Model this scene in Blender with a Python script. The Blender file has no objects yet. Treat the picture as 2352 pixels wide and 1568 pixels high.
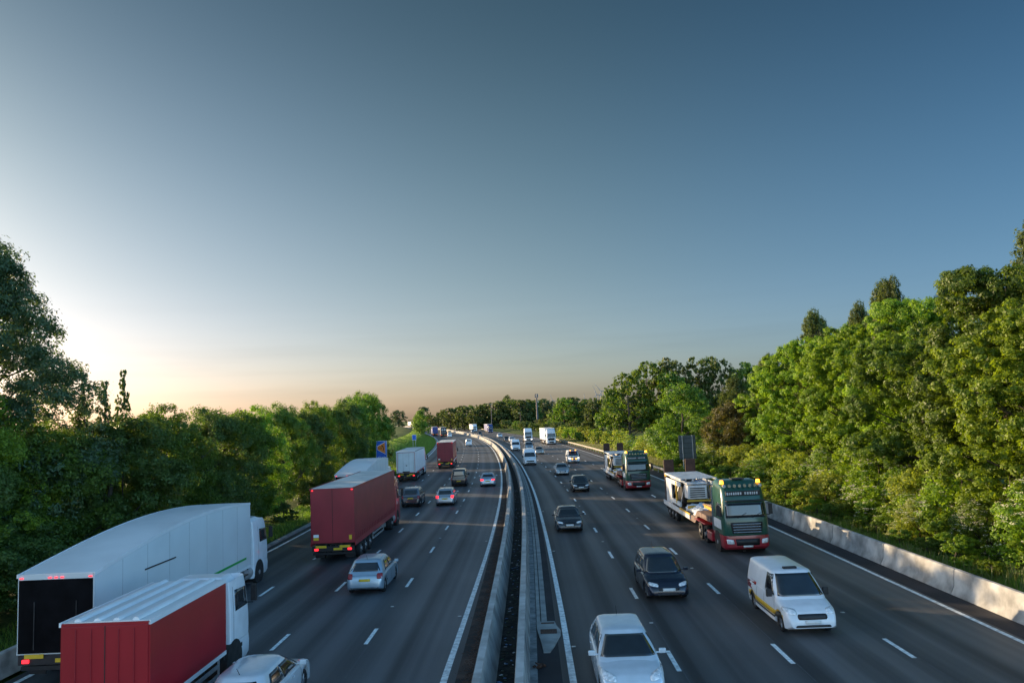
import bpy, bmesh, math, random
import numpy as np
from mathutils import Vector, Matrix
from mathutils.bvhtree import BVHTree
C = bpy.context.scene.collection
R = math.radians
random.seed(7)

# ------------------------------------------------------------------ camera, sky, sun
SC = bpy.context.scene
cam = bpy.data.objects.new("camera", bpy.data.cameras.new("camera")); C.objects.link(cam); SC.camera = cam
cam.data.sensor_width = 36; cam.data.lens = 36 * 1711.2 / 2352
cam.data.clip_end = 20000; cam.data.clip_start = .1
_F = Vector((0, .9950929, .09894506)); _R = Vector((.99902906, .00435912, -.04383978)); _U = Vector((.04405596, -.09884899, .99412673))
CAMH = 7.9586
_m = Matrix((_R, _U, -_F)).transposed().to_4x4(); _m.translation = (0, 0, CAMH); cam.matrix_world = _m
SUN_AZ = -60.0      # degrees clockwise from +Y
SUN_EL = 10.3
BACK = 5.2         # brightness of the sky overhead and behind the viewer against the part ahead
world = bpy.data.worlds.new("World"); SC.world = world; world.use_nodes = True
wn = world.node_tree; wn.nodes.clear()
sky = wn.nodes.new("ShaderNodeTexSky"); sky.sky_type = 'NISHITA'; sky.sun_disc = False
sky.sun_elevation = R(SUN_EL); sky.sun_rotation = R(SUN_AZ); sky.air_density = 1.0; sky.dust_density = 1.6; sky.ozone_density = 1.3; sky.altitude = 0
hs = wn.nodes.new("ShaderNodeHueSaturation"); hs.inputs['Saturation'].default_value = .95
bg = wn.nodes.new("ShaderNodeBackground"); bg.inputs['Strength'].default_value = .064
wo = wn.nodes.new("ShaderNodeOutputWorld")
wtc = wn.nodes.new("ShaderNodeTexCoord"); wsx = wn.nodes.new("ShaderNodeSeparateXYZ"); wn.links.new(wtc.outputs['Generated'], wsx.inputs[0])
def wramp(axis, lo, hi, stops):
    mr = wn.nodes.new('ShaderNodeMapRange'); mr.inputs[1].default_value = lo; mr.inputs[2].default_value = hi; wn.links.new(wsx.outputs[axis], mr.inputs[0])
    cr = wn.nodes.new('ShaderNodeValToRGB'); cr.color_ramp.interpolation = 'B_SPLINE' if len(stops) > 3 else 'LINEAR'; wn.links.new(mr.outputs[0], cr.inputs[0]); e = cr.color_ramp.elements
    while len(e) < len(stops): e.new(.5)
    for q, (t, c) in zip(e, stops): q.position = t; q.color = (*[v / 6 for v in c], 1)   # a colour ramp holds at most 1: store sixths, restore below
    vm = wn.nodes.new('ShaderNodeVectorMath'); vm.operation = 'SCALE'; vm.inputs[3].default_value = 6; wn.links.new(cr.outputs[0], vm.inputs[0]); return vm.outputs[0]
def wmul(a, b):
    m = wn.nodes.new('ShaderNodeMix'); m.data_type = 'RGBA'; m.blend_type = 'MULTIPLY'; m.inputs[0].default_value = 1; wn.links.new(a, m.inputs[6]); wn.links.new(b, m.inputs[7]); return m.outputs[2]
wn.links.new(sky.outputs[0], hs.inputs['Color'])
# evening sky: milky towards the horizon, deep blue above and away from the sun, overhead and behind brightened as added fill light
c = wmul(hs.outputs[0], wramp('Z', 0, .6, [(0, (1.14, 1.14, 1.55)), (.12, (1.05, 1.06, 1.26)), (.3, (.83, .90, .91)), (.55, (.62, .77, .76)), (.85, (.32, .47, .48)), (1, (.28, .43, .46))]))
c = wmul(c, wramp('X', -.75, .6, [(0, (1.06, 1.06, 1.26)), (.3, (1.06, 1.05, 1.16)), (.55, (1.04, 1.06, 1.06)), (.75, (.92, 1.08, 1.24)), (1, (.74, 1.10, 1.52))]))
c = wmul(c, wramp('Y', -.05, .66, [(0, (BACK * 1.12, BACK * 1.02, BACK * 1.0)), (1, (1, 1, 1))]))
# faint streaks of thin cloud low over the horizon
cm = wn.nodes.new('ShaderNodeMapping'); cm.inputs['Scale'].default_value = (2.2, 2.2, 34); wn.links.new(wtc.outputs['Generated'], cm.inputs[0])
cn = wn.nodes.new('ShaderNodeTexNoise'); cn.inputs['Scale'].default_value = 1.6; cn.inputs['Detail'].default_value = 5; wn.links.new(cm.outputs[0], cn.inputs['Vector'])
cr_ = wn.nodes.new('ShaderNodeMapRange'); cr_.inputs[1].default_value = .45; cr_.inputs[2].default_value = .75; cr_.inputs[3].default_value = 1.0; cr_.inputs[4].default_value = .88; wn.links.new(cn.outputs['Fac'], cr_.inputs[0])
ce = wn.nodes.new('ShaderNodeMapRange'); ce.inputs[1].default_value = .02; ce.inputs[2].default_value = .17; ce.inputs[3].default_value = 1; ce.inputs[4].default_value = 0; wn.links.new(wsx.outputs['Z'], ce.inputs[0])
cx_ = wn.nodes.new('ShaderNodeMix'); cx_.data_type = 'FLOAT'; cx_.inputs[2].default_value = 1; wn.links.new(ce.outputs[0], cx_.inputs[0]); wn.links.new(cr_.outputs[0], cx_.inputs[3])
cv_ = wn.nodes.new('ShaderNodeVectorMath'); cv_.operation = 'SCALE'; wn.links.new(c, cv_.inputs[0]); wn.links.new(cx_.outputs[0], cv_.inputs[3]); c = cv_.outputs[0]
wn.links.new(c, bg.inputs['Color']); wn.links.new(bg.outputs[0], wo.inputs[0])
sun = bpy.data.objects.new("sun", bpy.data.lights.new("sun", 'SUN')); C.objects.link(sun)
sun.data.energy = 5.0; sun.data.angle = R(.55); sun.data.color = (1, .74, .45)
sd = Vector((math.sin(R(SUN_AZ)) * math.cos(R(SUN_EL)), math.cos(R(SUN_AZ)) * math.cos(R(SUN_EL)), math.sin(R(SUN_EL))))
sun.rotation_euler = sd.to_track_quat('Z', 'Y').to_euler(); sun.location = sd * 300
SC.view_settings.view_transform = 'Standard'; SC.view_settings.look = 'None'; SC.view_settings.gamma = 1; SC.view_settings.exposure = 0.86
SC.render.engine = 'CYCLES'

# ------------------------------------------------------------------ the road's centre line
KN = [0, 30, 60, 100, 150, 210, 280, 360, 440, 540, 700, 900]
KAP = [.6048, -.2519, -.7238, -.6776, -.3409, -.5646, -.571, -.2722, -.4448, -1.4287, -2.4025, -3.373]
_S = np.arange(-60, 1101, 1.0)
_k = np.interp(_S, KN, KAP) * .001
_k[_S < 0] = 0
_ph = np.concatenate([[0], np.cumsum((_k[1:] + _k[:-1]) / 2)]); _ph += .0133 - _ph[60]
_x = np.concatenate([[0], np.cumsum(np.sin((_ph[1:] + _ph[:-1]) / 2))]); _x += -.963 - _x[60]
_y = np.concatenate([[0], np.cumsum(np.cos((_ph[1:] + _ph[:-1]) / 2))]); _y -= _y[60]
def gz(x, y):
    t = min(1, max(0, (math.hypot(x, y) - 400) / 350)); return 3.2 * t * t * (3 - 2 * t)
def road(s, off, z=0.0):
    px, py, ph = np.interp(s, _S, _x), np.interp(s, _S, _y), np.interp(s, _S, _ph)
    x, y = px + off * math.cos(ph), py - off * math.sin(ph)
    return Vector((x, y, z + gz(x, y)))
def head(s): return float(np.interp(s, _S, _ph))

# ------------------------------------------------------------------ materials
MT = {}
def mat(name, col, rough=.6, metal=0, var=.12, scale=8, bump=0, bscale=60, emit=0, coat=0, spec=.5, col2=None, lo=.35, hi=.65):
    if name in MT: return MT[name]
    m = bpy.data.materials.new(name); m.use_nodes = True; nt = m.node_tree; b = nt.nodes['Principled BSDF']
    b.inputs['Roughness'].default_value = rough; b.inputs['Metallic'].default_value = metal
    b.inputs['Specular IOR Level'].default_value = spec
    if coat: b.inputs['Coat Weight'].default_value = coat; b.inputs['Coat Roughness'].default_value = .05
    tc = nt.nodes.new('ShaderNodeTexCoord')
    nz = nt.nodes.new('ShaderNodeTexNoise'); nz.inputs['Scale'].default_value = scale; nz.inputs['Detail'].default_value = 6
    nt.links.new(tc.outputs['Object'], nz.inputs['Vector'])
    cr = nt.nodes.new('ShaderNodeValToRGB'); nt.links.new(nz.outputs['Fac'], cr.inputs[0])
    a = [c * (1 - var) for c in col]; d = [min(1, c * (1 + var)) for c in (col2 or col)]
    cr.color_ramp.elements[0].position = lo; cr.color_ramp.elements[1].position = hi
    cr.color_ramp.elements[0].color = (*a, 1); cr.color_ramp.elements[1].color = (*d, 1)
    nt.links.new(cr.outputs[0], b.inputs['Base Color'])
    if bump:
        n2 = nt.nodes.new('ShaderNodeTexNoise'); n2.inputs['Scale'].default_value = bscale; n2.inputs['Detail'].default_value = 4
        nt.links.new(tc.outputs['Object'], n2.inputs['Vector'])
        bp = nt.nodes.new('ShaderNodeBump'); bp.inputs['Strength'].default_value = bump; bp.inputs['Distance'].default_value = .02
        nt.links.new(n2.outputs['Fac'], bp.inputs['Height']); nt.links.new(bp.outputs[0], b.inputs['Normal'])
    if emit:
        b.inputs['Emission Color'].default_value = (*col, 1); b.inputs['Emission Strength'].default_value = emit
    MT[name] = m; return m
def paint(name, col, metal=0.0, rough=.32, var=.05):
    return mat('paint_' + name, col, rough, metal, var, 3, coat=.6)
glass = mat('dark_glass', (.012, .016, .02), .06, 0, .3, 2, spec=.9, coat=.5)
tyre_m = mat('tyre_rubber', (.012, .012, .013), .8, 0, .3, 20)
rim_m = mat('alloy_rim', (.35, .36, .38), .35, .8, .1)
steel_m = mat('galvanised_steel', (.42, .43, .44), .5, .6, .15, 5)
black_m = mat('black_plastic', (.012, .012, .014), .5, 0, .3, 10)
chassis_m = mat('chassis_dirt', (.02, .019, .018), .8, 0, .4, 4)
chrome_m = mat('chrome', (.6, .62, .65), .15, 1, .05)
plate_y = mat('plate_yellow', (.65, .42, .02), .5, 0, .05)
plate_w = mat('plate_white', (.7, .7, .68), .5, 0, .05)
red_l = mat('red_lamp_lit', (1, .02, .03), .3, 0, 0, emit=1.6)
red_d = mat('red_lamp', (.28, .01, .012), .25, 0, .1, coat=.5)
amb_l = mat('amber_lamp_lit', (1, .33, .02), .3, 0, 0, emit=3)
wht_l = mat('headlamp_lit', (1, .85, .65), .3, 0, 0, emit=2.0)
head_m = mat('headlamp_glass', (.8, .83, .85), .1, .1, .3, 12, coat=1)
white_m = mat('white_panel', (.72, .74, .75), .4, 0, .06, 1.2)
offw_m = mat('off_white_tarp', (.55, .56, .56), .6, 0, .15, 1.5)

# ------------------------------------------------------------------ mesh helper
class MB:
    def __init__(s): s.v = []; s.f = []; s.mi = []
    def add(s, vs, fs, mi=0):
        o = len(s.v); s.v += [tuple(p) for p in vs]; s.f += [tuple(i + o for i in f) for f in fs]; s.mi += [mi] * len(fs)
    def box(s, c, d, mi=0, rz=0, taper=1.0):
        x, y, z = d[0] / 2, d[1] / 2, d[2] / 2; vs = []
        for sz in (-1, 1):
            t = taper if sz > 0 else 1
            for sx, sy in ((-1, -1), (1, -1), (1, 1), (-1, 1)): vs.append([sx * x * t, sy * y * t, sz * z])
        if rz: vs = [[v[0] * math.cos(rz) - v[1] * math.sin(rz), v[0] * math.sin(rz) + v[1] * math.cos(rz), v[2]] for v in vs]
        vs = [(v[0] + c[0], v[1] + c[1], v[2] + c[2]) for v in vs]
        s.add(vs, [(3, 2, 1, 0), (4, 5, 6, 7), (0, 1, 5, 4), (1, 2, 6, 5), (2, 3, 7, 6), (3, 0, 4, 7)], mi)
    def tube(s, p0, p1, r0, r1=None, n=10, mi=0, cap=True):
        r1 = r0 if r1 is None else r1; p0 = Vector(p0); p1 = Vector(p1); d = (p1 - p0).normalized()
        a = d.orthogonal().normalized(); b = d.cross(a); vs = []
        for p, r in ((p0, r0), (p1, r1)):
            for i in range(n):
                t = 2 * math.pi * i / n; vs.append(p + a * math.cos(t) * r + b * math.sin(t) * r)
        fs = [(i, (i + 1) % n, n + (i + 1) % n, n + i) for i in range(n)]
        if cap: fs += [tuple(range(n - 1, -1, -1)), tuple(range(n, 2 * n))]
        s.add(vs, fs, mi)
    def loft(s, rings, mi=0, c0=True, c1=True, closed=True):
        n = len(rings[0]); vs = [p for r in rings for p in r]; fs = []
        for k in range(len(rings) - 1):
            for i in range(n if closed else n - 1):
                j = (i + 1) % n; fs.append((k * n + i, k * n + j, (k + 1) * n + j, (k + 1) * n + i))
        if c0: fs.append(tuple(range(n - 1, -1, -1)))
        if c1: fs.append(tuple((len(rings) - 1) * n + i for i in range(n)))
        s.add(vs, fs, mi)
    def mesh(s, name, mats, smooth=None):
        me = bpy.data.meshes.new(name); me.from_pydata(s.v, [], s.f); me.update()
        for m in (mats if isinstance(mats, (list, tuple)) else [mats]): me.materials.append(m)
        if any(s.mi): me.polygons.foreach_set('material_index', s.mi)
        if smooth:
            me.polygons.foreach_set('use_smooth', [True] * len(me.polygons)); me.set_sharp_from_angle(angle=R(smooth))
        return me
    def build(s, name, mats, parent=None, smooth=None, bevel=0, loc=None):
        bm = bmesh.new(); me = s.mesh(name, mats, None); bm.from_mesh(me); bmesh.ops.recalc_face_normals(bm, faces=bm.faces); bm.to_mesh(me); bm.free()
        if smooth:
            me.polygons.foreach_set('use_smooth', [True] * len(me.polygons)); me.set_sharp_from_angle(angle=R(smooth))
        o = bpy.data.objects.new(name, me); C.objects.link(o)
        if parent: o.parent = parent
        if loc is not None: o.location = loc
        if bevel:
            b = o.modifiers.new('bevel', 'BEVEL'); b.width = bevel; b.segments = 2; b.limit_method = 'ANGLE'; b.angle_limit = R(50)
        return o
def tag(o, label=None, cat=None, group=None, kind=None):
    if label: o['label'] = label
    if cat: o['category'] = cat
    if group: o['group'] = group
    if kind: o['kind'] = kind
    return o
def thing(name, label, cat, loc=(0, 0, 0), rz=0, group=None):
    o = bpy.data.objects.new(name, None); C.objects.link(o); o.location = loc; o.rotation_euler = (0, 0, rz)
    o.empty_display_size = .3
    return tag(o, label, cat, group)
KIDS = {}
def copy_tree(o, parent=None):
    c = o.copy(); C.objects.link(c)
    if parent: c.parent = parent; c.matrix_parent_inverse = o.matrix_parent_inverse.copy()
    for ch in list(o.children): copy_tree(ch, c)
    return c
def rings_path(s0, s1, step, prof, z=lambda s: 0):
    out = []
    s = s0
    while True:
        out.append([road(s, o, h + z(s)) for o, h in prof])
        if s >= s1 - 1e-6: break
        s = min(s1, s + step)
    return out

# ------------------------------------------------------------------ ground, verges, road
def ground_material(name, cols, scale=.08, bump=.6):
    m = bpy.data.materials.new(name); m.use_nodes = True; nt = m.node_tree; b = nt.nodes['Principled BSDF']; b.inputs['Roughness'].default_value = .95; b.inputs['Specular IOR Level'].default_value = .15
    tc = nt.nodes.new('ShaderNodeTexCoord')
    n1 = nt.nodes.new('ShaderNodeTexNoise'); n1.inputs['Scale'].default_value = scale; n1.inputs['Detail'].default_value = 3
    n2 = nt.nodes.new('ShaderNodeTexNoise'); n2.inputs['Scale'].default_value = scale * 40; n2.inputs['Detail'].default_value = 8
    for n in (n1, n2): nt.links.new(tc.outputs['Object'], n.inputs['Vector'])
    mx = nt.nodes.new('ShaderNodeMath'); mx.operation = 'MULTIPLY_ADD'; mx.inputs[1].default_value = .6
    nt.links.new(n2.outputs['Fac'], mx.inputs[0]); sc = nt.nodes.new('ShaderNodeMath'); sc.operation = 'MULTIPLY'; sc.inputs[1].default_value = .5
    nt.links.new(n1.outputs['Fac'], sc.inputs[0]); nt.links.new(sc.outputs[0], mx.inputs[2])
    cr = nt.nodes.new('ShaderNodeValToRGB'); nt.links.new(mx.outputs[0], cr.inputs[0])
    e = cr.color_ramp.elements; e[0].position = .4; e[0].color = (*cols[0], 1); e[1].position = .7; e[1].color = (*cols[-1], 1)
    for i, c in enumerate(cols[1:-1]): q = e.new(.4 + .3 * (i + 1) / (len(cols) - 1)); q.color = (*c, 1)
    nt.links.new(cr.outputs[0], b.inputs['Base Color'])
    bp = nt.nodes.new('ShaderNodeBump'); bp.inputs['Strength'].default_value = bump; bp.inputs['Distance'].default_value = .15
    nt.links.new(n2.outputs['Fac'], bp.inputs['Height']); nt.links.new(bp.outputs[0], b.inputs['Normal'])
    return m
field_m = ground_material('field_grass', [(.05, .09, .02), (.09, .14, .03), (.12, .17, .04)], .02)
verge_m = ground_material('verge_grass', [(.03, .045, .013), (.055, .09, .02), (.09, .13, .03), (.11, .12, .045)], .12)
soil_m = ground_material('bank_soil', [(.03, .028, .02), (.05, .06, .02), (.07, .08, .03)], .2)

g = MB(); NA = 160
rad = [0, 15, 30, 50, 80, 120, 170, 230, 300, 360, 400, 440, 480, 520, 560, 600, 650, 700, 760, 900, 1200, 1800, 2600, 3500]
vs = []; fs = []
for r in rad:
    for a in range(NA):
        t = 2 * math.pi * a / NA; x, y = r * math.sin(t), r * math.cos(t); vs.append((x, y, gz(x, y) - .16))
for k in range(len(rad) - 1):
    for a in range(NA): fs.append((k * NA + a, k * NA + (a + 1) % NA, (k + 1) * NA + (a + 1) % NA, (k + 1) * NA + a))
g.add(vs, fs); tag(g.build('ground', field_m, smooth=60), kind='structure')

def strip(name, s0, s1, prof, m, step=6, z=lambda s: 0, uv=False, kind='structure', parent=None, smooth=40):
    b = MB(); b.loft(rings_path(s0, s1, step, prof, z), c0=False, c1=False, closed=False)
    me = b.mesh(name, m, smooth); o = bpy.data.objects.new(name, me); C.objects.link(o)
    if uv:
        ul = me.uv_layers.new(name='road'); n = len(prof)
        sv = []
        s = s0
        while True:
            sv.append(s)
            if s >= s1 - 1e-6: break
            s = min(s1, s + step)
        for l in me.loops: ul.data[l.index].uv = (prof[l.vertex_index % n][0], sv[l.vertex_index // n])
    if parent: o.parent = parent
    elif kind: tag(o, kind=kind)
    return o
def asphalt(name, lanes, tint, sgn):
    m = bpy.data.materials.new(name); m.use_nodes = True; nt = m.node_tree; b = nt.nodes['Principled BSDF']; N = nt.nodes.new; Lk = nt.links.new
    uv = N('ShaderNodeUVMap'); uv.uv_map = 'road'
    mp = N('ShaderNodeMapping'); mp.inputs['Scale'].default_value = (1.15, .006, 1); Lk(uv.outputs[0], mp.inputs[0])
    st = N('ShaderNodeTexNoise'); st.inputs['Scale'].default_value = 1; st.inputs['Detail'].default_value = 3; Lk(mp.outputs[0], st.inputs['Vector'])
    # tyre tracks: darker band in the middle of each lane where oil drops, paler where wheels polish
    sx = N('ShaderNodeSeparateXYZ'); Lk(uv.outputs[0], sx.inputs[0])
    ad = N('ShaderNodeMath'); ad.operation = 'SUBTRACT'; ad.inputs[1].default_value = lanes; Lk(sx.outputs[0], ad.inputs[0])
    ml = N('ShaderNodeMath'); ml.operation = 'MULTIPLY'; ml.inputs[1].default_value = 2 * math.pi / 3.62 * 2; Lk(ad.outputs[0], ml.inputs[0])
    cs = N('ShaderNodeMath'); cs.operation = 'COSINE'; Lk(ml.outputs[0], cs.inputs[0])
    m2 = N('ShaderNodeMath'); m2.operation = 'MULTIPLY_ADD'; m2.inputs[1].default_value = -.10; m2.inputs[2].default_value = .0; Lk(cs.outputs[0], m2.inputs[0])
    big = N('ShaderNodeTexNoise'); big.inputs['Scale'].default_value = .12; big.inputs['Detail'].default_value = 4
    tc = N('ShaderNodeTexCoord'); Lk(tc.outputs['Object'], big.inputs['Vector'])
    fine = N('ShaderNodeTexNoise'); fine.inputs['Scale'].default_value = 26; fine.inputs['Detail'].default_value = 5; Lk(tc.outputs['Object'], fine.inputs['Vector'])
    s1 = N('ShaderNodeMath'); s1.operation = 'ADD'; Lk(st.outputs['Fac'], s1.inputs[0]); Lk(m2.outputs[0], s1.inputs[1])
    s2 = N('ShaderNodeMath'); s2.operation = 'MULTIPLY_ADD'; s2.inputs[1].default_value = .36; Lk(big.outputs['Fac'], s2.inputs[0]); Lk(s1.outputs[0], s2.inputs[2])
    s3 = N('ShaderNodeMath'); s3.operation = 'MULTIPLY_ADD'; s3.inputs[1].default_value = .28; Lk(fine.outputs['Fac'], s3.inputs[0]); Lk(s2.outputs[0], s3.inputs[2])
    cr = N('ShaderNodeValToRGB'); Lk(s3.outputs[0], cr.inputs[0])
    e = cr.color_ramp.elements; e[0].position = .56; e[1].position = 1.0
    e[0].color = (*[c * .42 for c in tint], 1); e[1].color = (*[c * 1.65 for c in tint], 1)
    mo = N('ShaderNodeMapRange'); mo.inputs[1].default_value = -20; mo.inputs[2].default_value = 20; Lk(sx.outputs[0], mo.inputs[0])
    jag = N('ShaderNodeMath'); jag.operation = 'MULTIPLY_ADD'; jag.inputs[1].default_value = .004; Lk(fine.outputs['Fac'], jag.inputs[0]); Lk(mo.outputs[0], jag.inputs[2])
    c2 = N('ShaderNodeValToRGB'); c2.color_ramp.interpolation = 'CONSTANT'; Lk(jag.outputs[0], c2.inputs[0]); e = c2.color_ramp.elements
    st_ = [(0, .62), (.5 - 12.0 / 40, .74), (.5 - 8.5 / 40, .80), (.5 - 5.1 / 40, .88), (.5, .68), (.5 + 5.25 / 40, .72), (.5 + 8.95 / 40, .92), (.5 + 12.7 / 40, .96)]
    while len(e) < len(st_): e.new(.5)
    for q, (t_, v) in zip(e, st_): q.position = t_; q.color = (v, v, v, 1)
    mm = N('ShaderNodeMix'); mm.data_type = 'RGBA'; mm.blend_type = 'MULTIPLY'; mm.inputs[0].default_value = 1; Lk(cr.outputs[0], mm.inputs[6]); Lk(c2.outputs[0], mm.inputs[7]); Lk(mm.outputs[2], b.inputs['Base Color'])
    rr = N('ShaderNodeMapRange'); rr.inputs[1].default_value = .6; rr.inputs[2].default_value = 1.0; rr.inputs[3].default_value = .62; rr.inputs[4].default_value = .5; Lk(s3.outputs[0], rr.inputs[0]); Lk(rr.outputs[0], b.inputs['Roughness'])
    vo = N('ShaderNodeTexVoronoi'); vo.inputs['Scale'].default_value = 45; Lk(tc.outputs['Object'], vo.inputs['Vector'])
    bp = N('ShaderNodeBump'); bp.inputs['Strength'].default_value = .35; bp.inputs['Distance'].default_value = .012; Lk(vo.outputs[0], bp.inputs['Height']); Lk(bp.outputs[0], b.inputs['Normal'])
    b.inputs['Specular IOR Level'].default_value = .5
    return m
as_l = asphalt('asphalt_left', -1.83, (.084, .087, .092), -1); as_r = asphalt('asphalt_right', 1.83, (.088, .085, .085), 1)
dark_as = mat('dark_shoulder_asphalt', (.022, .02, .023), .8, 0, .35, .6, bump=.3, bscale=120)
dirt_as = mat('dirty_reserve_asphalt', (.03, .028, .03), .85, 0, .3, 1.2, bump=.4, bscale=60, col2=(.075, .048, .036), lo=.45, hi=.72)
def offs(a, b, n): return [(a + (b - a) * i / n, 0) for i in range(n + 1)]
strip('road_left', -25, 1000, offs(-16.6, -1.62, 8), as_l, uv=True)
strip('road_right', -25, 1000, offs(1.6, 16.75, 8), as_r, uv=True)
strip('reserve_left', -25, 1000, [(-1.64, .004), (-1.05, .004)], dirt_as)
strip('reserve_right', -25, 1000, [(1.15, .004), (1.62, .004)], dark_as)
strip('shoulder_right', -25, 1000, [(16.73, .004), (18.4, .004)], dark_as)
conc = mat('concrete', (.30, .295, .28), .85, 0, .18, 1.3, bump=.25, bscale=30, col2=(.36, .35, .325))
conc_d = mat('stained_concrete', (.20, .205, .205), .85, 0, .25, 2.2, bump=.3, bscale=25, col2=(.27, .27, .265))
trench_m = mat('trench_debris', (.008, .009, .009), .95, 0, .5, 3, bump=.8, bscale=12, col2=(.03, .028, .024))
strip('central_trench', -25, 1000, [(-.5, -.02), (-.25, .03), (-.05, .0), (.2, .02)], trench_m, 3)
strip('channel_bed', -25, 1000, [(.86, .003), (1.2, .003)], dark_as)
strip('concrete_apron', -25, 1000, [(.5, .012), (.88, .008)], conc_d, 6)
# left kerb and verge
strip('kerb', 30, 1000, [(-16.55, -.02), (-16.6, .1), (-16.9, .11), (-17.0, .05)], conc, 6)
def bank(s):
    t = min(1, max(0, (s - 110) / 60)); return t * t * (3 - 2 * t)
def lverge():
    b = MB(); rows = []; s = -20
    prof = [(-16.9, 0, 0), (-18.4, .08, .15), (-20.5, .2, .9), (-23, .35, 1.9), (-26, .5, 2.6), (-30, .6, 2.8), (-40, .4, 2.0), (-60, 0, .3)]
    while s <= 1000:
        rows.append([road(s, o, h + k * bank(s) * (1 if s < 600 else 0) + (0 if i == 0 else .09 * math.sin(s * .37 + i * 2.1) + .06 * math.sin(s * .9 + i))) for i, (o, h, k) in enumerate(prof)]); s += 3 if s < 320 else 8
    b.loft(rows, c0=False, c1=False, closed=False)
    tag(b.build('grass_verge', verge_m, smooth=60), kind='structure')
    b = MB(); rows = []; s = -20
    prof = [(18.35, -.02), (19.2, .04), (21, .22), (24, .5), (28, .6), (34, .4), (50, 0), (70, -.1)]
    while s <= 1000:
        rows.append([road(s, o, h + (0 if i < 1 else .08 * math.sin(s * .41 + i * 1.7) + .05 * math.sin(s * 1.1 + i))) for i, (o, h) in enumerate(prof)]); s += 3 if s < 320 else 8
    b.loft(rows, c0=False, c1=False, closed=False)
    tag(b.build('grass_verge', verge_m, smooth=60), kind='structure')
lverge()
# markings
line_m = mat('road_paint', (.58, .6, .59), .6, 0, .16, 5, col2=(.8, .82, .8), lo=.3, hi=.6, bump=.15, bscale=40)
def widths(s, tab): return float(np.interp(s, [a for a, b in tab], [b for a, b in tab]))
OL = {'L0': [(0, -2.0), (24, -2.0), (45, -1.83), (80, -1.74), (200, -1.6), (1000, -1.6)], 'R0': [(0, 1.95), (30, 1.93), (60, 1.74), (100, 1.66), (150, 1.82), (1000, 1.85)],
      'L4': [(0, -16.25), (30, -16.15), (55, -15.95), (110, -15.95), (200, -16.3), (1000, -16.3)], 'R4': [(0, 16.5), (1000, 16.5)],
      'L1': [(0, -5.3), (1000, -5.2)], 'L2': [(0, -8.62), (1000, -8.65)], 'L3': [(0, -12.15), (1000, -12.2)], 'R1': [(0, 5.2), (1000, 5.12)], 'R2': [(0, 8.75), (1000, 8.65)], 'R3': [(0, 12.5), (1000, 12.46)]}
def edge_line(key, w):
    b = MB(); rows = []; s = -20
    while s < 1000:
        o = widths(s, OL[key]); rows.append([road(s, o - w / 2, .009), road(s, o + w / 2, .009)]); s += 3 if s < 250 else 8
    b.loft(rows, c0=False, c1=False, closed=False); tag(b.build('edge_line', line_m), kind='structure')
for k, w in (('L0', .21), ('R0', .21), ('L4', .2), ('R4', .18)): edge_line(k, w)
PH = {'L1': .7, 'L2': .4, 'L3': .0, 'R1': 5.7, 'R2': 6.0, 'R3': 6.1}
stud = MB(); stud.box((0, 0, .012), (.16, .12, .02), 0, taper=.7); stud.box((0, -.05, .016), (.11, .03, .012), 1)
STUDS = []
stud_m = mat('stud_metal', (.4, .4, .4), .4, .6, .1); stud_r = mat('stud_reflector', (.75, .75, .72), .2, 0, .1)
for key in ('L1', 'L2', 'L3', 'R1', 'R2', 'R3'):
    b = MB(); s = PH[key]; i = 0
    while s < 620:
        o = widths(s, OL[key]); L = 2.0
        b.add([road(s, o - .075, .008), road(s, o + .075, .008), road(s + L, o + .075, .008), road(s + L, o - .075, .008)], [(0, 1, 2, 3)])
        if 16 < s < 130 and i % 2 == (0 if key in ('L2', 'R1', 'R3') else 1): STUDS.append((s + 5.3, o, key))
        s += 9; i += 1
    tag(b.build('lane_marking', line_m), kind='structure')
for s in range(20, 110, 18): STUDS.append((s + 6.5, widths(s, OL['R0']) + .2, 'R0')); STUDS.append((s + 11, widths(s, OL['L0']) - .2, 'L0'))
so_ = stud.build('road_stud', [stud_m, stud_r])
NM = {'L': 'away-going', 'R': 'oncoming'}
for i, (s, o, key) in enumerate(STUDS):
    c = so_ if i == 0 else so_.copy()
    if i: C.objects.link(c)
    c.location = road(s, o, .006); c.rotation_euler = (0, 0, -head(s))
    tag(c, 'small metal reflector stud set in the asphalt of the %s carriageway' % NM[key[0]], 'road stud', 'reflector studs along the %s lanes' % NM[key[0]])

for key in ('L1', 'L2', 'L3', 'R1', 'R2', 'R3'):
    o = widths(60, OL[key]); strip('paving_seam', -20, 420, [(o + .10, .0065), (o + .125, .0065)], mat('seam_sealant', (.11, .115, .12), .7, 0, .3, 3), 4)
# ------------------------------------------------------------------ median barriers, drain
def wall(name, prof, s0, s1, m, label, cat, joints=None):
    b = MB(); b.loft(rings_path(s0, s1, 2, prof), c0=True, c1=True)
    return tag(b.build(name, m), label, cat)
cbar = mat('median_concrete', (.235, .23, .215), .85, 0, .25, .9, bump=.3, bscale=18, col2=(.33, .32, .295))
lit_top_m = mat('painted_lit_top', (.38, .375, .35), .8, 0, .2, 1.6, bump=.3, bscale=18, col2=(.42, .42, .40))  # lighter strip on darker walls: light on tops, shade on sides painted in
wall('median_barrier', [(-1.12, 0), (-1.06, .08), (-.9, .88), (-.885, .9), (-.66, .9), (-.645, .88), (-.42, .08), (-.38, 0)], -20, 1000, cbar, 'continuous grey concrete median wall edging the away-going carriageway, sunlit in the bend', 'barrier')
wall('median_barrier', [(.17, 0), (.2, .08), (.265, .885), (.28, .9), (.36, .9), (.375, .885), (.425, .885), (.44, .9), (.51, .9), (.525, .885), (.6, .1), (.65, 0)], -20, 1000, cbar, 'continuous grey concrete median wall beside the drain channel of the oncoming carriageway', 'barrier')
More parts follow.
